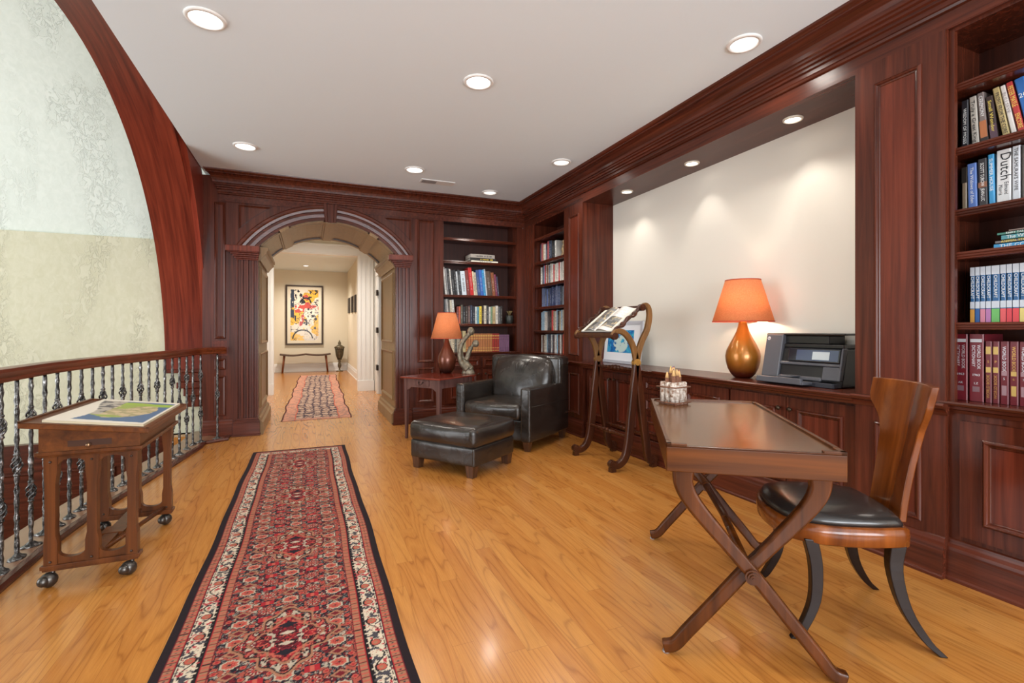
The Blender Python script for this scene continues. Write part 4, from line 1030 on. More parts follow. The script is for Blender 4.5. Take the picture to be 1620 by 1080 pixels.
def ribbon(b, pts, w, th0, plane, off, mi=0, n=None):
    """flat-section curved member: pts in (a,b) plane, width w in-plane (list ok), thickness across"""
    k = len(pts); ws = w if hasattr(w, '__len__') else [w]*k
    rings = []
    for i, p in enumerate(pts):
        q0, q1 = pts[max(i-1, 0)], pts[min(i+1, k-1)]
        t = Vector((q1[0]-q0[0], q1[1]-q0[1])).normalized(); nn = Vector((-t.y, t.x)); h = ws[i]/2
        A = (p[0]+nn.x*h, p[1]+nn.y*h); C = (p[0]-nn.x*h, p[1]-nn.y*h); ch = min(.006, h*.35, th0*.3)
        A2 = (p[0]+nn.x*(h-ch), p[1]+nn.y*(h-ch)); C2 = (p[0]-nn.x*(h-ch), p[1]-nn.y*(h-ch))
        rings.append([plane(*A, off-th0/2+ch), plane(*A, off+th0/2-ch), plane(*A2, off+th0/2), plane(*C2, off+th0/2), plane(*C, off+th0/2-ch), plane(*C, off-th0/2+ch), plane(*C2, off-th0/2), plane(*A2, off-th0/2)])
    b.loops(rings, sm=False, mi=mi)
def spl(pts, n=6):
    """Catmull-Rom through points"""
    P = [np.array(p, float) for p in pts]; P = [2*P[0]-P[1]]+P+[2*P[-1]-P[-2]]; out = []
    for i in range(1, len(P)-2):
        for k in range(n):
            t = k/n; a, b_, c, d = P[i-1], P[i], P[i+1], P[i+2]
            out.append(tuple(.5*((2*b_)+(-a+c)*t+(2*a-5*b_+4*c-d)*t*t+(-a+3*b_-3*c+d)*t**3)))
    out.append(tuple(P[-2])); return out
for fi, yy in enumerate((.06, 1.06)):
    pl_ = lambda a, c, o: (a, o, c)
    legL = spl([(.06, .69), (.062, .63), (.10, .56), (.20, .44), (.30, .325), (.40, .20), (.49, .09), (.535, .035), (.575, .022)])
    legR = [(DW+.005-a, c) for a, c in legL]
    n_ = len(legL); ws = [.075-.025*min(1, i/(n_*.35)) if i < n_*.35 else .050-.008*(i/n_) for i in range(n_)]
    b = B(); ribbon(b, legL, ws, .036, pl_, yy-.020); b.obj('leg', desk_woodz, dk, bevel=.004)
    b = B(); ribbon(b, legR, ws, .036, pl_, yy+.018); b.obj('leg', desk_woodz, dk, bevel=.004)
    b = B()
    for r, h in ((.026, .008), (.019, .014), (.012, .019), (.005, .022)):
        b.prism([(.285+r*math.cos(a), .335+r*math.sin(a)) for a in [2*PI*i/16 for i in range(16)]], lambda p: (p[0], yy-.038, p[1]), lambda p: (p[0], yy-.038-h, p[1]))
    b.obj('boss', desk_woodz, dk)
    b = B()
    for xx, oo in ((.565, -.02), (.005, .018)): b.lathe([(.012, 0), (.014, .003), (.012, .008)], c=(xx, yy+oo), n=10)
    b.obj('glide', newmat('grey_glide', (.4, .4, .42), .4, .8), dk)
b = B(); b.tube([(.285, .06, .335), (.285, .55, .36), (.285, 1.06, .335)], .017, 8); b.obj('stretcher', desk_woodz, dk)

# pencil box and pencils
ph = empty('pencil_holder', (0, 0, 0), 0, 'square birch-twig pencil box standing on the far corner of the desk', 'pencil holder')
def desk_w(x, y): return (1.165+x*.808+y*.589, 1.369-x*.589+y*.808)
hx, hy = desk_w(.115, 1.03); ph.location = (hx, hy, .7765); ph.rotation_euler = (0, 0, .18)
b = B()
for k in range(3):
    for (x, y) in ((-.03+k*.03, -.045), (-.03+k*.03, .045), (-.045, -.03+k*.03), (.045, -.03+k*.03)):
        b.lathe([(.0165, .006), (.0165, .118), (.013, .122)], c=(x, y), n=9)
b.obj('birch_logs', bark, ph)
b = B(); b.box(-.055, .055, -.055, .055, 0, .008)
for z in (.012, .096):
    for s_ in (-1, 1):
        b.tube([(-.065, s_*.062, z), (.065, s_*.062, z)], .004, 6); b.tube([(s_*.062, -.065, z), (s_*.062, .065, z)], .004, 6)
b.obj('twig_band', bark_twig, ph)
tips = [('yellow', (220, 190, 60)), ('purple', (110, 60, 120)), ('dark blue', (40, 46, 90)), ('dark red', (110, 40, 50)), ('brown', (96, 60, 40)), ('orange', (200, 110, 50)), ('grey', (110, 100, 100))]
for k, ((nm, c), (x, y, h)) in enumerate(zip(tips, ((-.008, .012, .20), (.014, .014, .198), (-.026, -.022, .187), (.030, .020, .197), (-.004, -.026, .190), (.018, -.024, .180), (-.028, .020, .175)))):
    ca, sa = math.cos(.18), math.sin(.18)
    e = empty('colored_pencil', (hx+x*ca-y*sa, hy+x*sa+y*ca, .786), 0, 'bark-covered twig pencil with a %s tip in the birch box' % nm, 'pencil', 'twig pencils in the birch box')
    B().lathe([(.0115, 0), (.0115, h-.04)], n=10).obj('barrel', bark_twig, e)
    B().lathe([(.0115, h-.04), (.003, h-.008)], n=10).obj('sharpened_wood', newmat('bare_pencil_wood', lin(206, 164, 108), .7), e)
    B().lathe([(.0035, h-.010), (.001, h)], n=8).obj('tip', bmat(c), e)

# ================================================================== KLISMOS CHAIR
kc = empty('klismos_chair', (2.08, 1.335, 0), math.radians(55), 'curved-leg wooden chair with a dark leather seat and striped veneer back, at the desk', 'chair')
SZ = .44
def seat_outline(k=1.0):
    pts = [(-.215, -.205), (-.245, -.10), (-.262, .04), (-.25, .15), (-.20, .225), (-.10, .262), (0, .272), (.10, .262), (.20, .225), (.25, .15), (.262, .04), (.245, -.10), (.215, -.205)]
    p = spl(pts, 4)+[(.1, -.222), (0, -.226), (-.1, -.222)]
    return [(a*k*.94, c*k*.96+.070) for a, c in p]
b = B(); so = seat_outline()
b.loops([[(a*.97, c*.97+.003, SZ-.072) for a, c in so], [(a, c, SZ-.065) for a, c in so], [(a*1.01, c*1.01, SZ-.03) for a, c in so], [(a, c, SZ-.002) for a, c in so], [(a*.95, (c-.1)*.95+.1, SZ+.002) for a, c in so]], sm=True)
b.obj('seat_rail', chair_veneer, kc)
b = B(); b.loops([[(a*k, (c-.1)*k+.1, z) for a, c in so] for k, z in ((.93, SZ-.0), (.94, SZ+.015), (.90, SZ+.030), (.78, SZ+.042), (.5, SZ+.050), (.2, SZ+.052))]); b.obj('seat', newmat('black_seat_leather', lin(40, 36, 34), .25, coat=.15), kc)
def sabre(pts, ws, x, name='leg'):
    b = B(); k = len(pts); rings = []
    for (px, py, pz), w in zip(pts, ws):
        rings.append([(px-w/2, py-w*.55, pz), (px+w/2, py-w*.55, pz), (px+w/2, py+w*.55, pz), (px-w/2, py+w*.55, pz)])
    b.loops(rings, sm=False); return b.obj(name, dark_leg, kc, bevel=.003)
for sx in (-1, 1):
    # front legs sweep forward, rear legs sweep back
    pts = spl([(sx*.215, .215, .385), (sx*.215, .195, .28), (sx*.218, .20, .15), (sx*.226, .245, .04), (sx*.230, .275, .001)], 4)
    sabre(pts, np.linspace(.044, .026, len(pts)), sx)
    pts = spl([(sx*.18, -.095, .385), (sx*.182, -.085, .28), (sx*.200, -.11, .15), (sx*.222, -.165, .05), (sx*.235, -.215, .001)], 4)
    sabre(pts, np.linspace(.048, .024, len(pts)), sx)
# back: splat widening into the curved tablet
b = B(); rows_ = []
for z, hw, yb in ((SZ-.005, .118, -.150), (.50, .116, -.158), (.58, .117, -.170), (.66, .121, -.184), (.74, .129, -.200), (.79, .142, -.208), (.82, .158, -.214), (.85, .182, -.220), (.875, .202, -.225), (.90, .209, -.230), (.972, .212, -.246)):
    rows_.append((z, hw, yb))
fr = []
for z, hw, yb in rows_:
    ring = []
    nn = 12
    for i in range(nn+1):
        u = -1+2*i/nn; ring.append((hw*u, yb+.055*(u*hw/.215)**2, z))
    for i in range(nn, -1, -1):
        u = -1+2*i/nn; ring.append((hw*u, yb+.055*(u*hw/.215)**2-.026, z))
    fr.append(ring)
b.loops(fr, sm=True); o = b.obj('backrest', chair_veneer, kc, bevel=.004); o.data.set_sharp_from_angle(angle=.7)

# ================================================================== ARMCHAIR + OTTOMAN
AR = math.atan2(-.821, .571)
ac = empty('armchair', (1.708, 4.627, 0), AR, 'large dark brown leather armchair with a loose back cushion, in the corner', 'armchair')
def rbox(name, x0, x1, y0, y1, z0, z1, par, r=.03, puff=0, mat=leather_m, seg=4, T=None):
    b = B(); nx = 10
    g = [-1+2*i/nx for i in range(nx+1)]
    cx_, cy_, cz_ = (x0+x1)/2, (y0+y1)/2, (z0+z1)/2; hx_, hy_, hz_ = (x1-x0)/2, (y1-y0)/2, (z1-z0)/2
    def pos(u, v, w):
        q = [u*hx_, v*hy_, w*hz_]; H = (hx_, hy_, hz_); ins = [max(-H[i]+r, min(H[i]-r, q[i])) for i in range(3)]
        dlt = Vector([q[i]-ins[i] for i in range(3)])
        if dlt.length > 1e-9: dlt = dlt.normalized()*min(r, r)
        p = Vector(ins)+dlt
        if puff:
            f = [(1-(p[j]/H[j])**2) for j in range(3)]
            p = Vector((p.x*(1+puff*f[1]*f[2]/hx_), p.y*(1+puff*f[0]*f[2]/hy_), p.z*(1+puff*f[0]*f[1]/hz_)))
        p = (p.x+cx_, p.y+cy_, p.z+cz_)
        return T(p) if T else p
    # denser near the edges
    def cp(h):
        k = max(.0, 1-r/h); return [-1, -1+(1-k)*.3, -1+(1-k)*.65, -k]+[(-k+2*k*i/6) for i in range(1, 6)]+[k, 1-(1-k)*.65, 1-(1-k)*.3, 1]
    gu, gv, gw = cp(hx_), cp(hy_), cp(hz_)
    cache = {}
    def V(i, j, k):
        q = (i, j, k)
        if q not in cache: cache[q] = b.v(pos(gu[i], gv[j], gw[k]))
        return cache[q]
    m_ = len(gu)-1
    for i in range(m_):
        for j in range(m_):
            for k in (0, m_):
                b.face([V(i, j, k), V(i+1, j, k), V(i+1, j+1, k), V(i, j+1, k)], sm=True)
                b.face([V(i, k, j), V(i+1, k, j), V(i+1, k, j+1), V(i, k, j+1)], sm=True)
                b.face([V(k, i, j), V(k, i+1, j), V(k, i+1, j+1), V(k, i, j+1)], sm=True)
    return b.obj(name, mat, par)
def armT(p):   # side panels bow a little and taper towards the back at the bottom
    x, y, z = p
    return (x*(1+.02*math.sin(PI*min(1, max(0, y/.88)))), y, z+(.03*max(0, y-.5) if z < .3 else 0))
for sx in (-1, 1):
    x0, x1 = (-.46, -.345) if sx < 0 else (.345, .46)
    rbox('arm', x0, x1, 0, .86, .09, .62, ac, .025, T=armT)
rbox('base_frame', -.36, .36, .03, .84, .09, .30, ac, .02)
rbox('back_frame', -.455, .455, .66, .88, .12, .90, ac, .035, .01)
rbox('seat_cushion', -.34, .34, -.01, .70, .295, .45, ac, .045, .02)
def cushT(p):
    x, y, z = p; q = z-.45
    w = .010*math.sin(x*11+z*7)*math.cos(z*13)+.007*math.sin(x*31+z*9)*math.sin(z*17+1)
    return (x*(1+.06*math.sin(q*6)), y+q*.28+w-.02*math.cos(x*5), z+.012*math.sin(x*9+1)*max(0, q))
rbox('back_cushion', -.335, .335, .49, .655, .42, .885, ac, .055, .03, T=cushT)
b = B()
for k in range(5):
    x = -.06+k*.035
    b.tube([(x+.01*k, .555+.002*k, .86-.012*abs(k-2)), (x*1.1, .535, .80), (x*.7+.01, .52, .72)], [.002, .004, .001], 5)
b.obj('pleat', leather_m, ac)
foot_m = wood('furniture_foot_wood', lin(58, 36, 24), lin(96, 62, 42), 'z', .3, .3)
def foot(x, y, h, par, w=.04, t=.6):
    B().loops([[(x+a*w*t, y+c*w*t, 0) for a, c in ((-1, -1), (1, -1), (1, 1), (-1, 1))], [(x+a*w, y+c*w, h) for a, c in ((-1, -1), (1, -1), (1, 1), (-1, 1))]], sm=False).obj('foot', foot_m, par, bevel=.003)
for x in (-.405, .405):
    for y in (.05, .80): foot(x, y, .10, ac, .038)
b = B()
for sx in (-1, 1):
    b.tube([(sx*.462, .03, .44), (sx*.471, .3, .435), (sx*.472, .6, .43), (sx*.462, .84, .43)], .003, 5)
b.obj('piping', leather_m, ac)
ot = empty('ottoman', (1.26, 4.114, 0), AR, 'dark leather footstool with a thick top cushion, in front of the armchair', 'ottoman')
rbox('cushion', -.355, .355, -.315, .315, .235, .405, ot, .05, .022)
rbox('frame', -.345, .345, -.30, .30, .09, .245, ot, .02, .004)
for x in (-.29, .29):
    for y in (-.255, .255): foot(x, y, .10, ot, .04, .75)

# ================================================================== END TABLE, LAMPS, SCULPTURE
et = empty('end_table', (1.708, 4.627, 0), AR, 'small red-topped side table with one drawer, left of the armchair', 'side table')
TX0, TX1, TY0, TY1 = -1.07, -.50, -.20, .42
B().box(TX0, TX1, TY0, TY1, .662, .68).obj('tabletop', table_red, et, bevel=.004)
b = B(); b.box(TX0+.05, TX1-.05, TY0+.035, TY0+.05, .57, .662); b.box(TX0+.05, TX1-.05, TY1-.05, TY1-.035, .57, .662); b.box(TX0+.035, TX0+.05, TY0+.04, TY1-.04, .57, .662); b.box(TX1-.05, TX1-.035, TY0+.04, TY1-.04, .57, .662)
for x0, s_ in ((TX0+.07, 1), (TX1-.07, -1)): b.prism([(x0, .57), (x0+s_*.06, .57), (x0+s_*.03, .545), (x0, .53)], lambda p: (p[0], TY0+.035, p[1]), lambda p: (p[0], TY0+.05, p[1]))
b.obj('apron', table_leg, et)
for x in (TX0+.05, TX1-.05):
    for y in (TY0+.05, TY1-.05):
        B().loops([[(x+a*w, y+c*w, z) for a, c in ((-1, -1), (1, -1), (1, 1), (-1, 1))] for z, w in ((0, .012), (.662, .021))], sm=False).obj('leg', table_leg, et)
xm = (TX0+TX1)/2
dr = B().box(xm-.11, xm+.11, TY0+.024, TY0+.04, .59, .65).obj('drawer', table_leg, et, bevel=.003)
b = B()
for s_ in (-1, 1): b.sphere((xm+s_*.028, TY0+.02, .628), .008, 8)
b.tube([(xm-.028, TY0+.016, .626), (xm-.02, TY0+.01, .61), (xm, TY0+.009, .604), (xm+.02, TY0+.01, .61), (xm+.028, TY0+.016, .626)], .003, 6)
b.obj('bail_pull', newmat('dark_pull', lin(40, 30, 26), .35, .8), dr)
def lamp(loc, label, vmat, sc=1.0, lit=6, zs=1.0):
    e = empty('table_lamp', loc, 0, label, 'lamp')
    V_ = [(.05, 0), (.062, .004), (.085, .03), (.105, .07), (.118, .12), (.122, .16), (.115, .20), (.092, .25), (.065, .30), (.045, .345), (.034, .38), (.029, .405), (.028, .42), (.0, .425)]
    B().lathe([(r*sc, z*zs) for r, z in V_], n=40, cap=False).obj('base', vmat, e)
    B().lathe([(.006, .42*zs), (.006, .56*zs)], n=8).obj('stem', knob_m, e)
    s0, s1 = .418*zs, .725*zs
    b = B(); b.lathe([(.212*sc, s0), (.122*sc, s1)], n=48, cap=False)
    o = b.obj('lamp_shade', shade_m, e); m_ = o.modifiers.new('t', 'SOLIDIFY'); m_.thickness = .0015
    b = B()
    for r, z in ((.212*sc, s0), (.122*sc, s1)): b.lathe([(r+.001, z-.004), (r+.0025, z), (r+.001, z+.004), (r-.001, z+.004), (r-.001, z-.004), (r+.001, z-.004)], n=48, cap=False)
    b.obj('shade_trim', newmat('shade_trim_tape', lin(176, 66, 38), .8), e)
    b = B(); b.sphere((0, 0, .56*zs), .024, 14); b.obj('bulb', newmat('bulb_glow', (1, 1, 1), .5, emis=(1, .85, .65), estr=lit*2), e)
    l = light('POINT', 'lamp_bulb_light', (0, 0, .50*zs), lit, (1, .80, .58), .035); l.parent = e
    return e
lamp((2.995, 2.68, .831), 'lit table lamp with an orange shade on a gold-bronze teardrop base, left of the printer', vase_gold, 1.0, 7)
lamp((1.515, 5.60, .68), 'table lamp with an orange shade and copper-brown base on the small red side table', vase_brown, .88, 1.6, .98)
sc_ = empty('sculpture', (1.70, 5.42, .681), -.35, 'bronze sculpture of two slender abstract figures embracing, beside the lamp on the side table', 'sculpture')
b = B()
body = spl([(.015, 0, .055), (-.02, 0, .09), (-.062, 0, .14), (-.078, 0, .22), (-.066, 0, .31), (-.035, 0, .38), (.0, 0, .425), (.03, 0, .46)], 5)
b.tube(body, [(max(.033, .068-.0022*i), max(.027, .05-.0018*i)) for i in range(len(body))], 12)
b.tube(spl([(.05, 0, .05), (.03, 0, .08), (.005, 0, .12), (-.01, 0, .17)], 5), [(.045-.018*i/15, .045-.018*i/15) for i in range(16)], 10)
b.lathe([(.080, .0), (.074, .02), (.062, .05), (.045, .09)], c=(.022, 0), n=20, sy=.6)
b.tube(spl([(-.040, .01, .375), (-.058, .03, .30), (-.050, .035, .22), (-.018, .03, .165), (.014, .02, .20), (.038, .01, .27), (.062, 0, .315), (.085, 0, .345)], 5), .017, 10)
b.tube(spl([(-.01, -.02, .16), (.012, -.012, .19), (.03, 0, .25), (.058, 0, .31)], 5), .028, 10)
b.sphere((.052, 0, .492), .046, 16, sc=(.95, .85, 1.1)); b.sphere((.108, 0, .350), .042, 16, sc=(1.0, .85, 1.05))
o = b.obj('figures', bronze_sc, sc_); r_ = o.modifiers.new('fuse', 'REMESH'); r_.mode = 'VOXEL'; r_.voxel_size = .005; r_.use_smooth_shade = True
sm_ = o.modifiers.new('smooth', 'SMOOTH'); sm_.iterations = 6; sm_.factor = .5

# ================================================================== READING STAND
bs = empty('reading_stand', (2.6, 3.72, 0), 0, 'tall carved mahogany reading stand with scrolled feet, before the base cabinets', 'book stand')
def at(p): return (p[0]-2.6, p[1]-3.72, p[2])
for fi, yy in enumerate((3.42, 4.02)):
    pl_ = lambda a, c, o: at((a, o, c))
    fl = spl([(2.345, .058), (2.40, .052), (2.465, .10), (2.505, .22), (2.53, .42), (2.55, .60), (2.572, .78), (2.585, .90)], 6)
    rl_ = spl([(2.765, .058), (2.74, .052), (2.705, .11), (2.69, .22), (2.655, .42), (2.63, .60), (2.605, .78), (2.59, .90)], 6)
    n_ = len(fl)
    for pts in (fl, rl_):
        b = B(); ribbon(b, pts, [.054+.014*math.sin(PI*i/n_) for i in range(n_)], .044, pl_, yy); b.obj('leg', stand_wood, bs, bevel=.003)
        ex = pts[0]; b = B()
        for r, w in ((.034, .042), (.024, .05), (.014, .056)):
            b.prism([(ex[0]-.002+r*math.cos(a), ex[1]+.008+r*math.sin(a)) for a in [2*PI*i/18 for i in range(18)]], lambda p: at((p[0], yy-w/2, p[1])), lambda p: at((p[0], yy+w/2, p[1])))
        b.box(*[q for q in (ex[0]-2.6-.024, ex[0]-2.6+.024)], yy-3.72-.022, yy-3.72+.022, 0, .036)
        b.obj('scroll_foot', stand_wood, bs)
    # lyre arms
    a1 = spl([(2.59, .90), (2.575, .98), (2.545, 1.065), (2.49, 1.14), (2.43, 1.175), (2.375, 1.17), (2.352, 1.135)], 6)
    a2 = spl([(2.59, .90), (2.61, 1.0), (2.65, 1.10), (2.70, 1.19), (2.725, 1.30), (2.715, 1.375), (2.68, 1.40), (2.65, 1.38)], 6)
    for pts in (a1, a2):
        n_ = len(pts)
        b = B(); ribbon(b, pts, [.056-.012*i/n_ for i in range(n_)], .034, pl_, yy); b.obj('scroll_arm', stand_tan, bs, bevel=.003)
        ex = pts[-1]; b = B()
        for r, w in ((.030, .040), (.021, .047), (.010, .052)):
            b.prism([(ex[0]+(.012 if pts is a1 else -.006)+r*math.cos(a), ex[1]+.0+r*math.sin(a)) for a in [2*PI*i/18 for i in range(18)]], lambda p: at((p[0], yy-w/2, p[1])), lambda p: at((p[0], yy+w/2, p[1])))
        b.obj('scroll_end', stand_wood, bs)
    b = B()
    for r, h in ((.036, .0195), (.029, .021), (.022, .0225), (.014, .024), (.006, .026)):
        b.prism([(2.588+r*math.cos(a), .905+r*math.sin(a)) for a in [2*PI*i/22 for i in range(22)]], lambda p: at((p[0], yy-h, p[1])), lambda p: at((p[0], yy+h, p[1])))
    b.obj('rosette', gold if fi == 0 else stand_tan, bs)
def turned(name, x, z, r=.012, par=bs, y0=3.435, y1=4.005, mat=stand_wood):
    b = B(); rings = []; n_ = 60
    for i in range(n_+1):
        u = i/n_; c = math.exp(-((u-.5)/.17)**2)
        rr = r*(.55+.35*abs(math.sin(u*PI*11))*(.5+c)+.35*c)
        rings.append([at((x+rr*math.cos(2*PI*j/10), y0+(y1-y0)*u, z+rr*math.sin(2*PI*j/10))) for j in range(10)])
    b.loops(rings); b.obj(name, mat, par)
turned('stretcher', 2.495, .285, .016); turned('stretcher', 2.685, .285, .016); turned('stretcher', 2.59, .845, .020)
b = B(); b.box(-.25, -.225, -.29, .29, 1.128, 1.165); b.box(-.26, -.222, -.29, .29, 1.118, 1.13); b.obj('book_ledge', stand_wood, bs, bevel=.004)
b = B(); b.box(.055, .08, -.29, .29, 1.375, 1.40); b.obj('top_rail', stand_wood, bs, bevel=.005)
SL = math.atan2(1.375-1.16, 2.655-2.372)
Sx, Sn = Vector((math.cos(SL), 0, math.sin(SL))), Vector((-math.sin(SL), 0, math.cos(SL)))
o0 = Vector(at((2.372, 3.45, 1.16)))
def slope(a, y, h): return tuple(o0+Sx*a+Vector((0, y, 0))+Sn*h)
B().box(0, .355, 0, .54, -.012, 0, T=lambda p: slope(*p)).obj('sloping_board', stand_wood, bs)
for yy in (3.425, 4.015):
    pts = []; rd = []
    for i in range(41):
        u = i/40; a = .0+u*.36; pts.append(Vector(slope(a, yy-3.45, .012+.010*math.sin(u*PI*5)))); rd.append(.011+.006*abs(math.sin(u*PI*5)))
    b = B(); b.tube(pts, rd, 8)
    for i in range(5):
        q = Vector(slope(.03+i*.075, yy-3.45, .018)); b.sphere(tuple(q), .017, 10, sc=(1, .9, 1))
    b.obj('carved_side', stand_wood, bs)
# open book on the stand
ob = empty('open_book', (2.6, 3.72, 0), 0, 'large open picture book lying on the sloping reading stand', 'book')
page_m = vcmat('printed_page', .45)
def page_photo(seed, boxes):
    def f(x, y):
        c = np.tile(Lc(226, 220, 214), (len(x), 1))
        for (x0, x1, y0, y1, sd) in boxes:
            m = (x > x0) & (x < x1) & (y > y0) & (y < y1); n = npnoise(sd, x*1.0, y*1.6, .05); g = npnoise(sd+3, x, y, .02)
            v = np.clip((n-.28)*1.9, .05, 1)[:, None]
            k = v*Lc(150, 146, 144)+(1-v)*Lc(50, 50, 48)
            k = np.where((g > .62)[:, None], Lc(190, 170, 130), k)
            c[m] = k[m]
        tx = (x > .03) & (x < .20) & (y > .21) & (y < .32) & ((y % .012) < .0045) & (npnoise(9, x, y*3, .006) > .42)
        if seed == 2: c[tx] = Lc(186, 182, 180)
        return c
    return f
def page(seed, y0, sgn, boxes):
    # local x along y-direction of the stand, local y up the slope
    f = page_photo(seed, boxes)
    o = grid_paint('page', .245, .335, 50, 66, f, page_m, ob)
    me = o.data
    co = np.empty(len(me.vertices)*3, np.float32); me.vertices.foreach_get('co', co); co = co.reshape(-1, 3)
    out = []
    for x, y, z in co:
        u = x/.245; h = .012+.020*math.sin(PI*min(1, u*1.15))*(1-u)*1.6+.004*math.sin(u*5)
        out.append(slope(.012+y, y0+sgn*x, h+.002))
    me.vertices.foreach_set('co', np.array(out, np.float32).ravel()); me.update()
# camera side: +y is farther (left in the picture)
page(1, .275, 1, [(.015, .235, .0, .33, 31)])
page(2, .275, -1, [(.02, .22, .045, .19, 37)])
b = B(); b.box(.008, .35, .02, .53, .001, .004, T=lambda p: slope(*p)); b.obj('cover', bmat((70, 70, 74)), ob)
b = B(); b.box(.012, .346, .03, .52, .004, .012, T=lambda p: slope(*p)); b.obj('page_block', paper, ob)

# framed picture on the counter
fp = empty('framed_picture', (3.10, 4.36, .831), 0, 'white-framed blue print leaning against the niche wall behind the reading stand', 'picture')
tilt = .10
def tl(x, y, z): return (x*math.cos(tilt)+z*math.sin(tilt)-.02, y, z*math.cos(tilt)-x*math.sin(tilt))
for nm, a in (('frame', None),):
    b = B()
    for (y0, y1, z0, z1) in ((-.365, -.335, 0, .45), (.335, .365, 0, .45), (-.335, .335, 0, .03), (-.335, .335, .42, .45)): b.box(-.02, .0, y0, y1, z0, z1, T=lambda p: tl(*p))
    b.obj('frame', newmat('silver_white_frame', lin(196, 200, 208), .35, .2), fp)
B().box(-.012, -.002, -.335, .335, .03, .42, T=lambda p: tl(*p)).obj('mat_board', newmat('white_mat', lin(226, 228, 232), .6), fp)
def blue_art(x, y):
    n = npnoise(51, x, y, .06); g = npnoise(52, x, y, .025); c = np.tile(Lc(60, 150, 196), (len(x), 1))
    c[n > .52] = Lc(30, 110, 180); c[g > .6] = Lc(70, 176, 200); ctr = np.hypot((x-.22)/1.3, (y-.10)) < .10; c[ctr & (n > .36)] = Lc(190, 210, 205); c[(g < .33)] = Lc(20, 90, 150); return c
o = grid_paint('print', .46, .24, 60, 32, blue_art, vcmat('print_ink', .3, .3), fp)
me = o.data; co = np.empty(len(me.vertices)*3, np.float32); me.vertices.foreach_get('co', co); co = co.reshape(-1, 3)
me.vertices.foreach_set('co', np.array([tl(-.0135, -.23+x, .115+y) for x, y, z in co], np.float32).ravel()); me.update()

# ================================================================== PRINTER
pr = empty('printer', (2.93, 1.99, .831), 0, 'charcoal desktop inkjet printer with a tilted touch screen, on the counter by the pilaster', 'printer')
# local: front toward -x, width along y (0 = right edge viewed, .5 = left)
def lean(z): return .05*z/.33
b = B(); P = [(.02, .035), (.07, .30), (.09, .325), (.26, .325), (.26, .0), (.03, .0)]
b.prism([(.035, .0), (.035, .05), (.08, .235), (.26, .235), (.26, 0)], lambda p: (p[0], -.06, p[1]), lambda p: (p[0], .48, p[1]))
b.obj('body', black_m, pr, bevel=.008)
b = B(); b.box(.085, .26, -.04, .48, .235, .262); b.box(.10, .255, .06, .50, .262, .318); b.box(.085, .255, -.05, .50, .318, .332)
b.obj('scanner_lid', black_m, pr, bevel=.006)
b = B(); F0 = lambda a, z, h=0: (.030+z*.20-h, a, z)
def fbox(b, a0, a1, z0, z1, h0, h1, mi=0):
    b.box(0, 1, 0, 1, 0, 1, mi, T=lambda p: F0(a0+(a1-a0)*p[1], z0+(z1-z0)*p[2], h0+(h1-h0)*p[0]))
fbox(b, .36, .49, .035, .325, -.03, .022); fbox(b, -.05, .36, .125, .145, -.02, .022); fbox(b, -.05, .06, .04, .125, -.02, .018); fbox(b, -.06, -.045, .04, .24, -.02, .024); fbox(b, .06, .36, .03, .055, -.02, .02)
b.obj('front_fascia', grey_plastic, pr, bevel=.008, seg=3)
b = B(); fbox(b, -.045, .30, .15, .235, -.0, .026); o = b.obj('control_panel', newmat('panel_black_gloss', lin(30, 32, 40), .08, coat=.6), pr, bevel=.004)
b = B(); fbox(b, -.035, .24, .158, .226, .0262, .0268); b.obj('touch_screen', screen_m, o)
b = B(); fbox(b, .02, .13, .165, .215, .027, .0274); b.obj('screen_page', screen_w, o)
b = B(); b.box(-.12, .03, .08, .42, .012, .030); b.box(-.125, -.10, .09, .41, .012, .05); b.box(-.06, .03, .20, .28, .05, .058); b.obj('output_tray', grey_plastic, pr, bevel=.005)
b = B(); b.box(-.035, .05, -.05, .06, .0, .03); b.box(-.03, .2, -.055, .49, 0, .03); b.obj('paper_tray', newmat('tray_plastic', lin(48, 50, 58), .35), pr, bevel=.004)
Mx = basis(Vector(F0(.465, .297, .0226)), Vector((0, -1, 0)), Vector((.2, 0, .98)), Vector((-1, 0, .2)))
b = B()
b.prism([(.012*math.cos(a), .012*math.sin(a)) for a in [2*PI*i/24 for i in range(24)]], lambda p: F0(.465+p[0], .297+p[1], .0225), lambda p: F0(.465+p[0], .297+p[1], .0235))
b.obj('emblem', newmat('emblem_white', (.7, .7, .72), .4), pr)
text('hp', .018, newmat('emblem_dark', lin(60, 60, 66), .4), basis(Vector(F0(.465, .297, .0238)), Vector((0, -1, 0)), Vector((.196, 0, .98)), Vector((-.98, 0, .196))), pr, 'emblem_letters')

# ================================================================== DRAFTING CART
ct = empty('rolling_easel_cart', (-.945, 3.2, 0), 0, 'wooden cart with a sloping top, a small drawer and ball casters, by the railing', 'cart')
def c2(x, y, z): return (x+.945, y-3.2, z)
def topz(x): return .711+(.771-.711)*(-x-.706)/(1.186-.706)
def TS(p): # x, y, h above the sloped plane
    return (p[0]+.945, p[1]-3.2, topz(p[0])+p[2])
B().box(-1.186, -.706, 2.83, 3.63, -.024, 0, T=TS).obj('sloping_top', cart_woodx, ct, bevel=.003)
b = B(); b.box(-1.186, -1.174, 2.83, 3.63, 0, .008, T=TS); b.box(-1.186, -.706, 3.618, 3.63, 0, .008, T=TS); b.box(-.716, -.706, 2.83, 3.63, 0, .005, T=TS); b.box(-1.186, -.706, 2.83, 2.84, 0, .003, T=TS)
b.obj('top_rim', cart_wood, ct)
b = B(); b.loops([[c2(x, y, .622) for x, y in ((-1.135, 2.885), (-.755, 2.885), (-.755, 3.58), (-1.135, 3.58))], [c2(x, y, topz(x)-.024) for x, y in ((-1.135, 2.885), (-.755, 2.885), (-.755, 3.58), (-1.135, 3.58))]], sm=False)
b.obj('drawer_case', cart_woodx, ct)
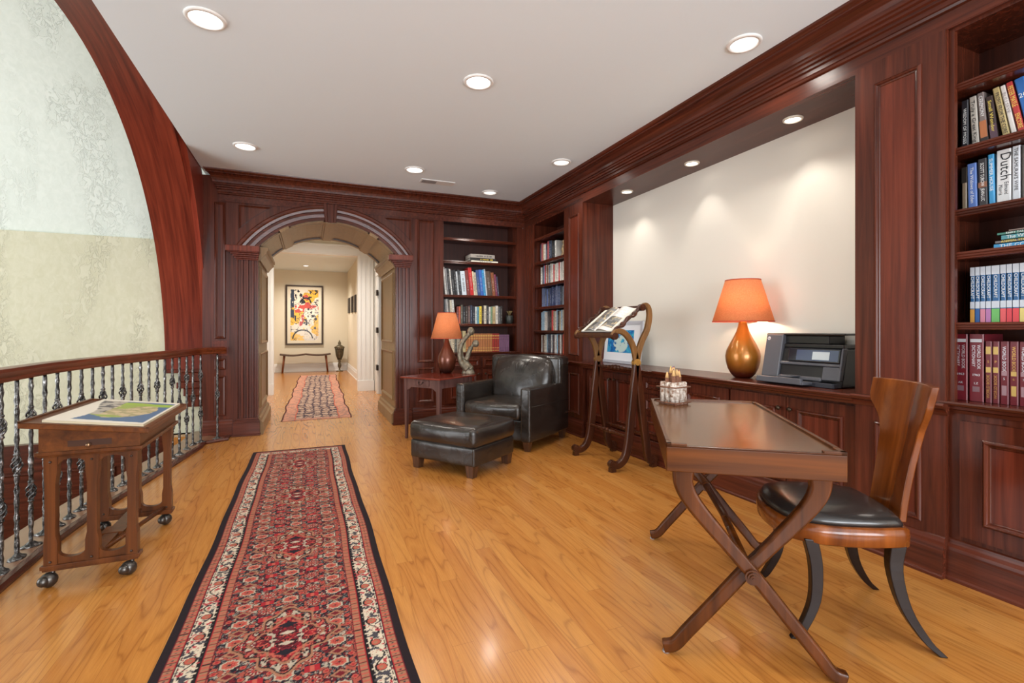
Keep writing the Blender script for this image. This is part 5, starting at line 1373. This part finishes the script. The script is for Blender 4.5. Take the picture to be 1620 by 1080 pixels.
b = B(); b.box(-1.148+.945, -.742+.945, -.328, .393, .606, .623); b.box(-1.14+.945, -.75+.945, -.32, .385, .598, .606); b.obj('case_moulding', cart_wood, ct, bevel=.003)
o = B().box(.945-1.03, .945-.865, -.3165, -.31, .640, .668).obj('drawer', newmat('drawer_recess_wood', lin(66, 34, 16), .4), ct)
B().sphere((.945-.95, -.328, .645), .011, 12, sc=(1, .9, 1)).obj('knob', newmat('bronze_pull', lin(150, 120, 92), .3, .8), o)
def end_frame(y):
    b = B()
    px_ = [(-1.118, -1.068), (-.967, -.915), (-.812, -.764)]
    for i, (x0, x1) in enumerate(px_):
        xm_ = (x0+x1)/2; w = (x1-x0)/2
        pts = [(xm_-w, .10), (xm_-w*.98, .20), (xm_-w*.72, .235), (xm_-w*.70, .47), (xm_-w*.98, .53), (xm_-w, .60)]
        if i == 0: pts = [(x0+.004 if .2 < z < .5 else x0, z) for x, z in pts]
        ptr = [(2*xm_-x, z) for x, z in ([(xm_-w, .10), (xm_-w*.98, .20), (xm_-w*.72, .235), (xm_-w*.70, .47), (xm_-w*.98, .53), (xm_-w, .60)])]
        for k in range(5):
            b.prism([pts[k], ptr[k], ptr[k+1], pts[k+1]], lambda p: c2(p[0], y, p[1]), lambda p: c2(p[0], y+.042, p[1]))
    o = b.obj('posts', cart_wood, ct)
    for x0, x1 in ((-1.072, -.963), (-.919, -.808)):
        b = B(); b2 = B(); n_ = 10
        for k in range(n_):
            u0, u1 = k/n_, (k+1)/n_; f = lambda u: .035*(1-math.sqrt(max(0, 1-(2*u-1)**2)))
            xa, xb = x0+(x1-x0)*u0, x0+(x1-x0)*u1
            b.prism([(xa, .585-f(u0)), (xb, .585-f(u1)), (xb, .6), (xa, .6)], lambda p: c2(p[0], y+.008, p[1]), lambda p: c2(p[0], y+.036, p[1]))
            b2.prism([(xa, .095), (xb, .095), (xb, .125+f(u1)), (xa, .125+f(u0))], lambda p: c2(p[0], y+.008, p[1]), lambda p: c2(p[0], y+.036, p[1]))
        b.obj('arch', cart_wood, ct); b2.obj('curved_rail', cart_wood, ct)
    b = B()
    b.box(-.185, .190, y-3.2-.006, y-3.2+.05, .082, .10); b.box(-.178, .183, y-3.2-.002, y-3.2+.046, .072, .083)
    b.obj('bottom_rail', cart_wood, ct, bevel=.002)
    b = B()
    for x in (-1.093, -.941, -.788):
        for z in (.575, .115):
            b.sphere(c2(x, y-.001, z), .006, 8)
    b.obj('peg', newmat('dark_peg', lin(50, 28, 14), .35), ct)
end_frame(2.885); end_frame(3.52)
b = B(); b.box(-.03, .03, -.28, .33, .10, .125); b.box(-.05, .05, -.05, .05, .098, .128)
b.obj('stretcher', cart_wood, ct)
b = B(); b.tube([c2(-.93, 2.95, .11), c2(-.86, 3.25, .11), c2(-.80, 3.53, .11)], .012, 8); b.obj('brace', cart_wood, ct)
for x in (-1.10, -.80):
    for y in (2.89, 3.55):
        b = B(); b.sphere(c2(x, y, .034), .034, 16, sc=(1.0, .9, 1)); b.sphere(c2(x-.012, y-.02, .036), .024, 12)
        b.tube([c2(x, y, .05), c2(x+.012, y+.008, .06), c2(x+.012, y+.008, .075)], [.012, .009, .010], 8)
        b.obj('caster', newmat('pewter_caster', lin(86, 82, 78), .3, .8) if 'pewter_caster' not in bpy.data.materials else bpy.data.materials['pewter_caster'], ct)
# picture board on the cart
pb = empty('picture_board', (-.945, 3.2, 0), 0, 'cream board with a printed sea and coast picture, lying on the sloping cart top', 'picture')
B().box(-1.115, -.735, 2.865, 3.60, .001, .012, T=TS).obj('board', newmat('cream_board', lin(206, 190, 160), .6), pb)
def coast(x, y):
    c = np.tile(Lc(222, 214, 200), (len(x), 1)); u = x/.38; v = y/.735
    n = npnoise(61, x, y, .09); g = npnoise(62, x, y, .03)
    inside = (u > .16+.10*np.sin(v*5)) & (v > .10-.05*u) & (v < .93) & (u < .97)
    c[inside] = Lc(84, 108, 140)
    land = inside & (np.hypot((u-.5)/.36, (v-.55)/.36)+.25*(n-.5) < 1) 
    c[land] = Lc(196, 176, 140); c[land & (g > .5)] = Lc(160, 150, 110); c[land & (n > .55)] = Lc(150, 164, 84)
    gr = inside & (v > .74+.1*(n-.5)) & (v < .86); c[gr] = Lc(150, 176, 70)
    wv = inside & (u < .36) & (v > .3); c[wv] = Lc(176, 168, 156); c[wv & (g > .55)] = Lc(90, 88, 90)
    return c
o = grid_paint('printed_picture', .38, .735, 76, 147, coast, vcmat('board_print', .5), pb)
me = o.data; co = np.empty(len(me.vertices)*3, np.float32); me.vertices.foreach_get('co', co); co = co.reshape(-1, 3)
me.vertices.foreach_set('co', np.array([TS((-1.115+x, 2.865+y, .0125)) for x, y, z in co], np.float32).ravel()); me.update()

# ================================================================== FAR HALL THINGS
ar = empty('framed_artwork', (-.087, 15.27, 1.632), 0, 'large dark-framed abstract poster with black, yellow and red shapes on the far hall wall', 'picture')
b = B()
for (x0, x1, z0, z1) in ((-.50, -.455, -.86, .86), (.455, .50, -.86, .86), (-.455, .455, .815, .86), (-.455, .455, -.86, -.815)): b.box(x0, x1, -.02, .03, z0, z1)
b.obj('frame', newmat('dark_bronze_frame', lin(62, 46, 34), .4, .3), ar)
B().box(-.46, .46, 0, .02, -.82, .82).obj('mat_board', newmat('cream_mat', lin(228, 218, 196), .6), ar)
def art(x, y):
    u, v = x/.74, y/1.46
    n = npnoise(71, x+1, y, .30); g = npnoise(72, x, y, .14); h = npnoise(73, x*1.5, y, .10)
    c = np.tile(Lc(226, 216, 200), (len(x), 1))
    c[n > .56] = Lc(232, 180, 60); c[(g > .60) & (v > .5)] = Lc(192, 74, 60); c[(v < .25) & (u < .5) & (n > .4)] = Lc(236, 190, 90)
    c[(np.abs(g-.48) < .022)] = Lc(36, 34, 40); c[(h > .66) & (v > .3)] = Lc(34, 32, 38); c[(u < .12) & (v > .45) & (h > .4)] = Lc(50, 58, 76)
    c[(np.abs(h-.40) < .015) & (u > .5)] = Lc(60, 50, 90)
    for cx_, cy_, r_, w_ in ((.32, .04, .26, .035), (.40, 1.08, .14, .04)):
        rr = np.hypot(x-cx_, y-cy_); m = (np.abs(rr-r_) < w_*.5) & (y > cy_); c[m] = Lc(30, 28, 32)
    m = (np.hypot(x-.4, (y-.03)) < .22); c[m & (g < .5)] = Lc(214, 208, 200)
    st = (np.abs(x-.30-.3*(y-.6)) < .05) & (y > .4) & (y < .75); c[st] = Lc(220, 205, 190); c[st & (h > .55)] = Lc(180, 60, 50)
    return c
o = grid_paint('poster_print', .74, 1.46, 110, 216, art, vcmat('poster_ink', .35, .2), ar)
me = o.data; co = np.empty(len(me.vertices)*3, np.float32); me.vertices.foreach_get('co', co); co = co.reshape(-1, 3)
me.vertices.foreach_set('co', np.array([(-.37+x, -.002, -.73+y) for x, y, z in co], np.float32).ravel()); me.update()
bn = empty('bench', (-.055, 14.98, 0), 0, 'low wooden bench with two dipped seats under the poster in the far hall', 'bench')
b = B()
for x0, x1 in ((-.66, .0), (.0, .66)):
    rings = []
    for i in range(13):
        u = i/12; x = x0+(x1-x0)*u; dp = .035*math.sin(PI*u); rings.append([(x, -.2, .50-dp), (x, .2, .50-dp), (x, .2, .535-dp*.9), (x, -.2, .535-dp*.9)])
    b.loops(rings, sm=False)
b.obj('seat', speckle('dark_woven_seat', lin(56, 40, 32), lin(96, 70, 54), 30), bn)
for x in (-.55, .53):
    for y in (-.14, .14):
        s_ = -1 if x < 0 else 1
        B().tube([(x+s_*.05, y*1.2, 0), (x, y, .50)], [.018, .027], 8).obj('leg', bench_wood, bn)
ln = empty('floor_lantern', (.85, 15.0, 0), 0, 'antique metal filigree urn lantern right of the bench in the far hall', 'lantern')
B().lathe([(.10, 0), (.10, .015), (.03, .03), (.02, .08), (.045, .14), (.05, .2), (.03, .26), (.045, .29), (.03, .32), (.05, .34)], n=16).obj('base', lantern_m, ln)
b = B()
for k in range(12):
    a = 2*PI*k/12; b.tube([(.05*math.cos(a), .05*math.sin(a), .34), (.10*math.cos(a), .10*math.sin(a), .48), (.125*math.cos(a), .125*math.sin(a), .68)], .006, 5)
for z, r in ((.34, .05), (.42, .082), (.50, .105), (.60, .117), (.68, .13)): b.tube([(r*math.cos(2*PI*j/20), r*math.sin(2*PI*j/20), z) for j in range(21)], .006, 5)
b.lathe([(.04, .35), (.09, .50), (.11, .66)], n=14, cap=False)
b.obj('urn', lantern_m, ln)
B().lathe([(.15, .68), (.13, .72), (.06, .76), (.03, .78), (.045, .82), (.02, .88), (.001, .92)], n=16).obj('lid', lantern_m, ln)
for k, (y0, z0) in enumerate(((14.5, 1.68), (13.5, 1.66), (12.6, 1.64), (11.75, 1.62))):
    nm = ['farthest', 'second farthest', 'second nearest', 'nearest'][k]
    e = empty('wall_frame', (1.088, y0, z0), 0, 'small dark panel on the right wall of the far hall, %s of the four' % nm, 'picture', 'dark panels on the hall wall')
    B().box(-.03, 0, -.22, .22, 0, .42).obj('panel', newmat('dark_panel', lin(44, 38, 34), .5), e, bevel=.004)
    B().box(-.034, -.03, -.17, .17, .05, .37).obj('inset', newmat('dark_panel_inset', lin(60, 52, 46), .5), e)
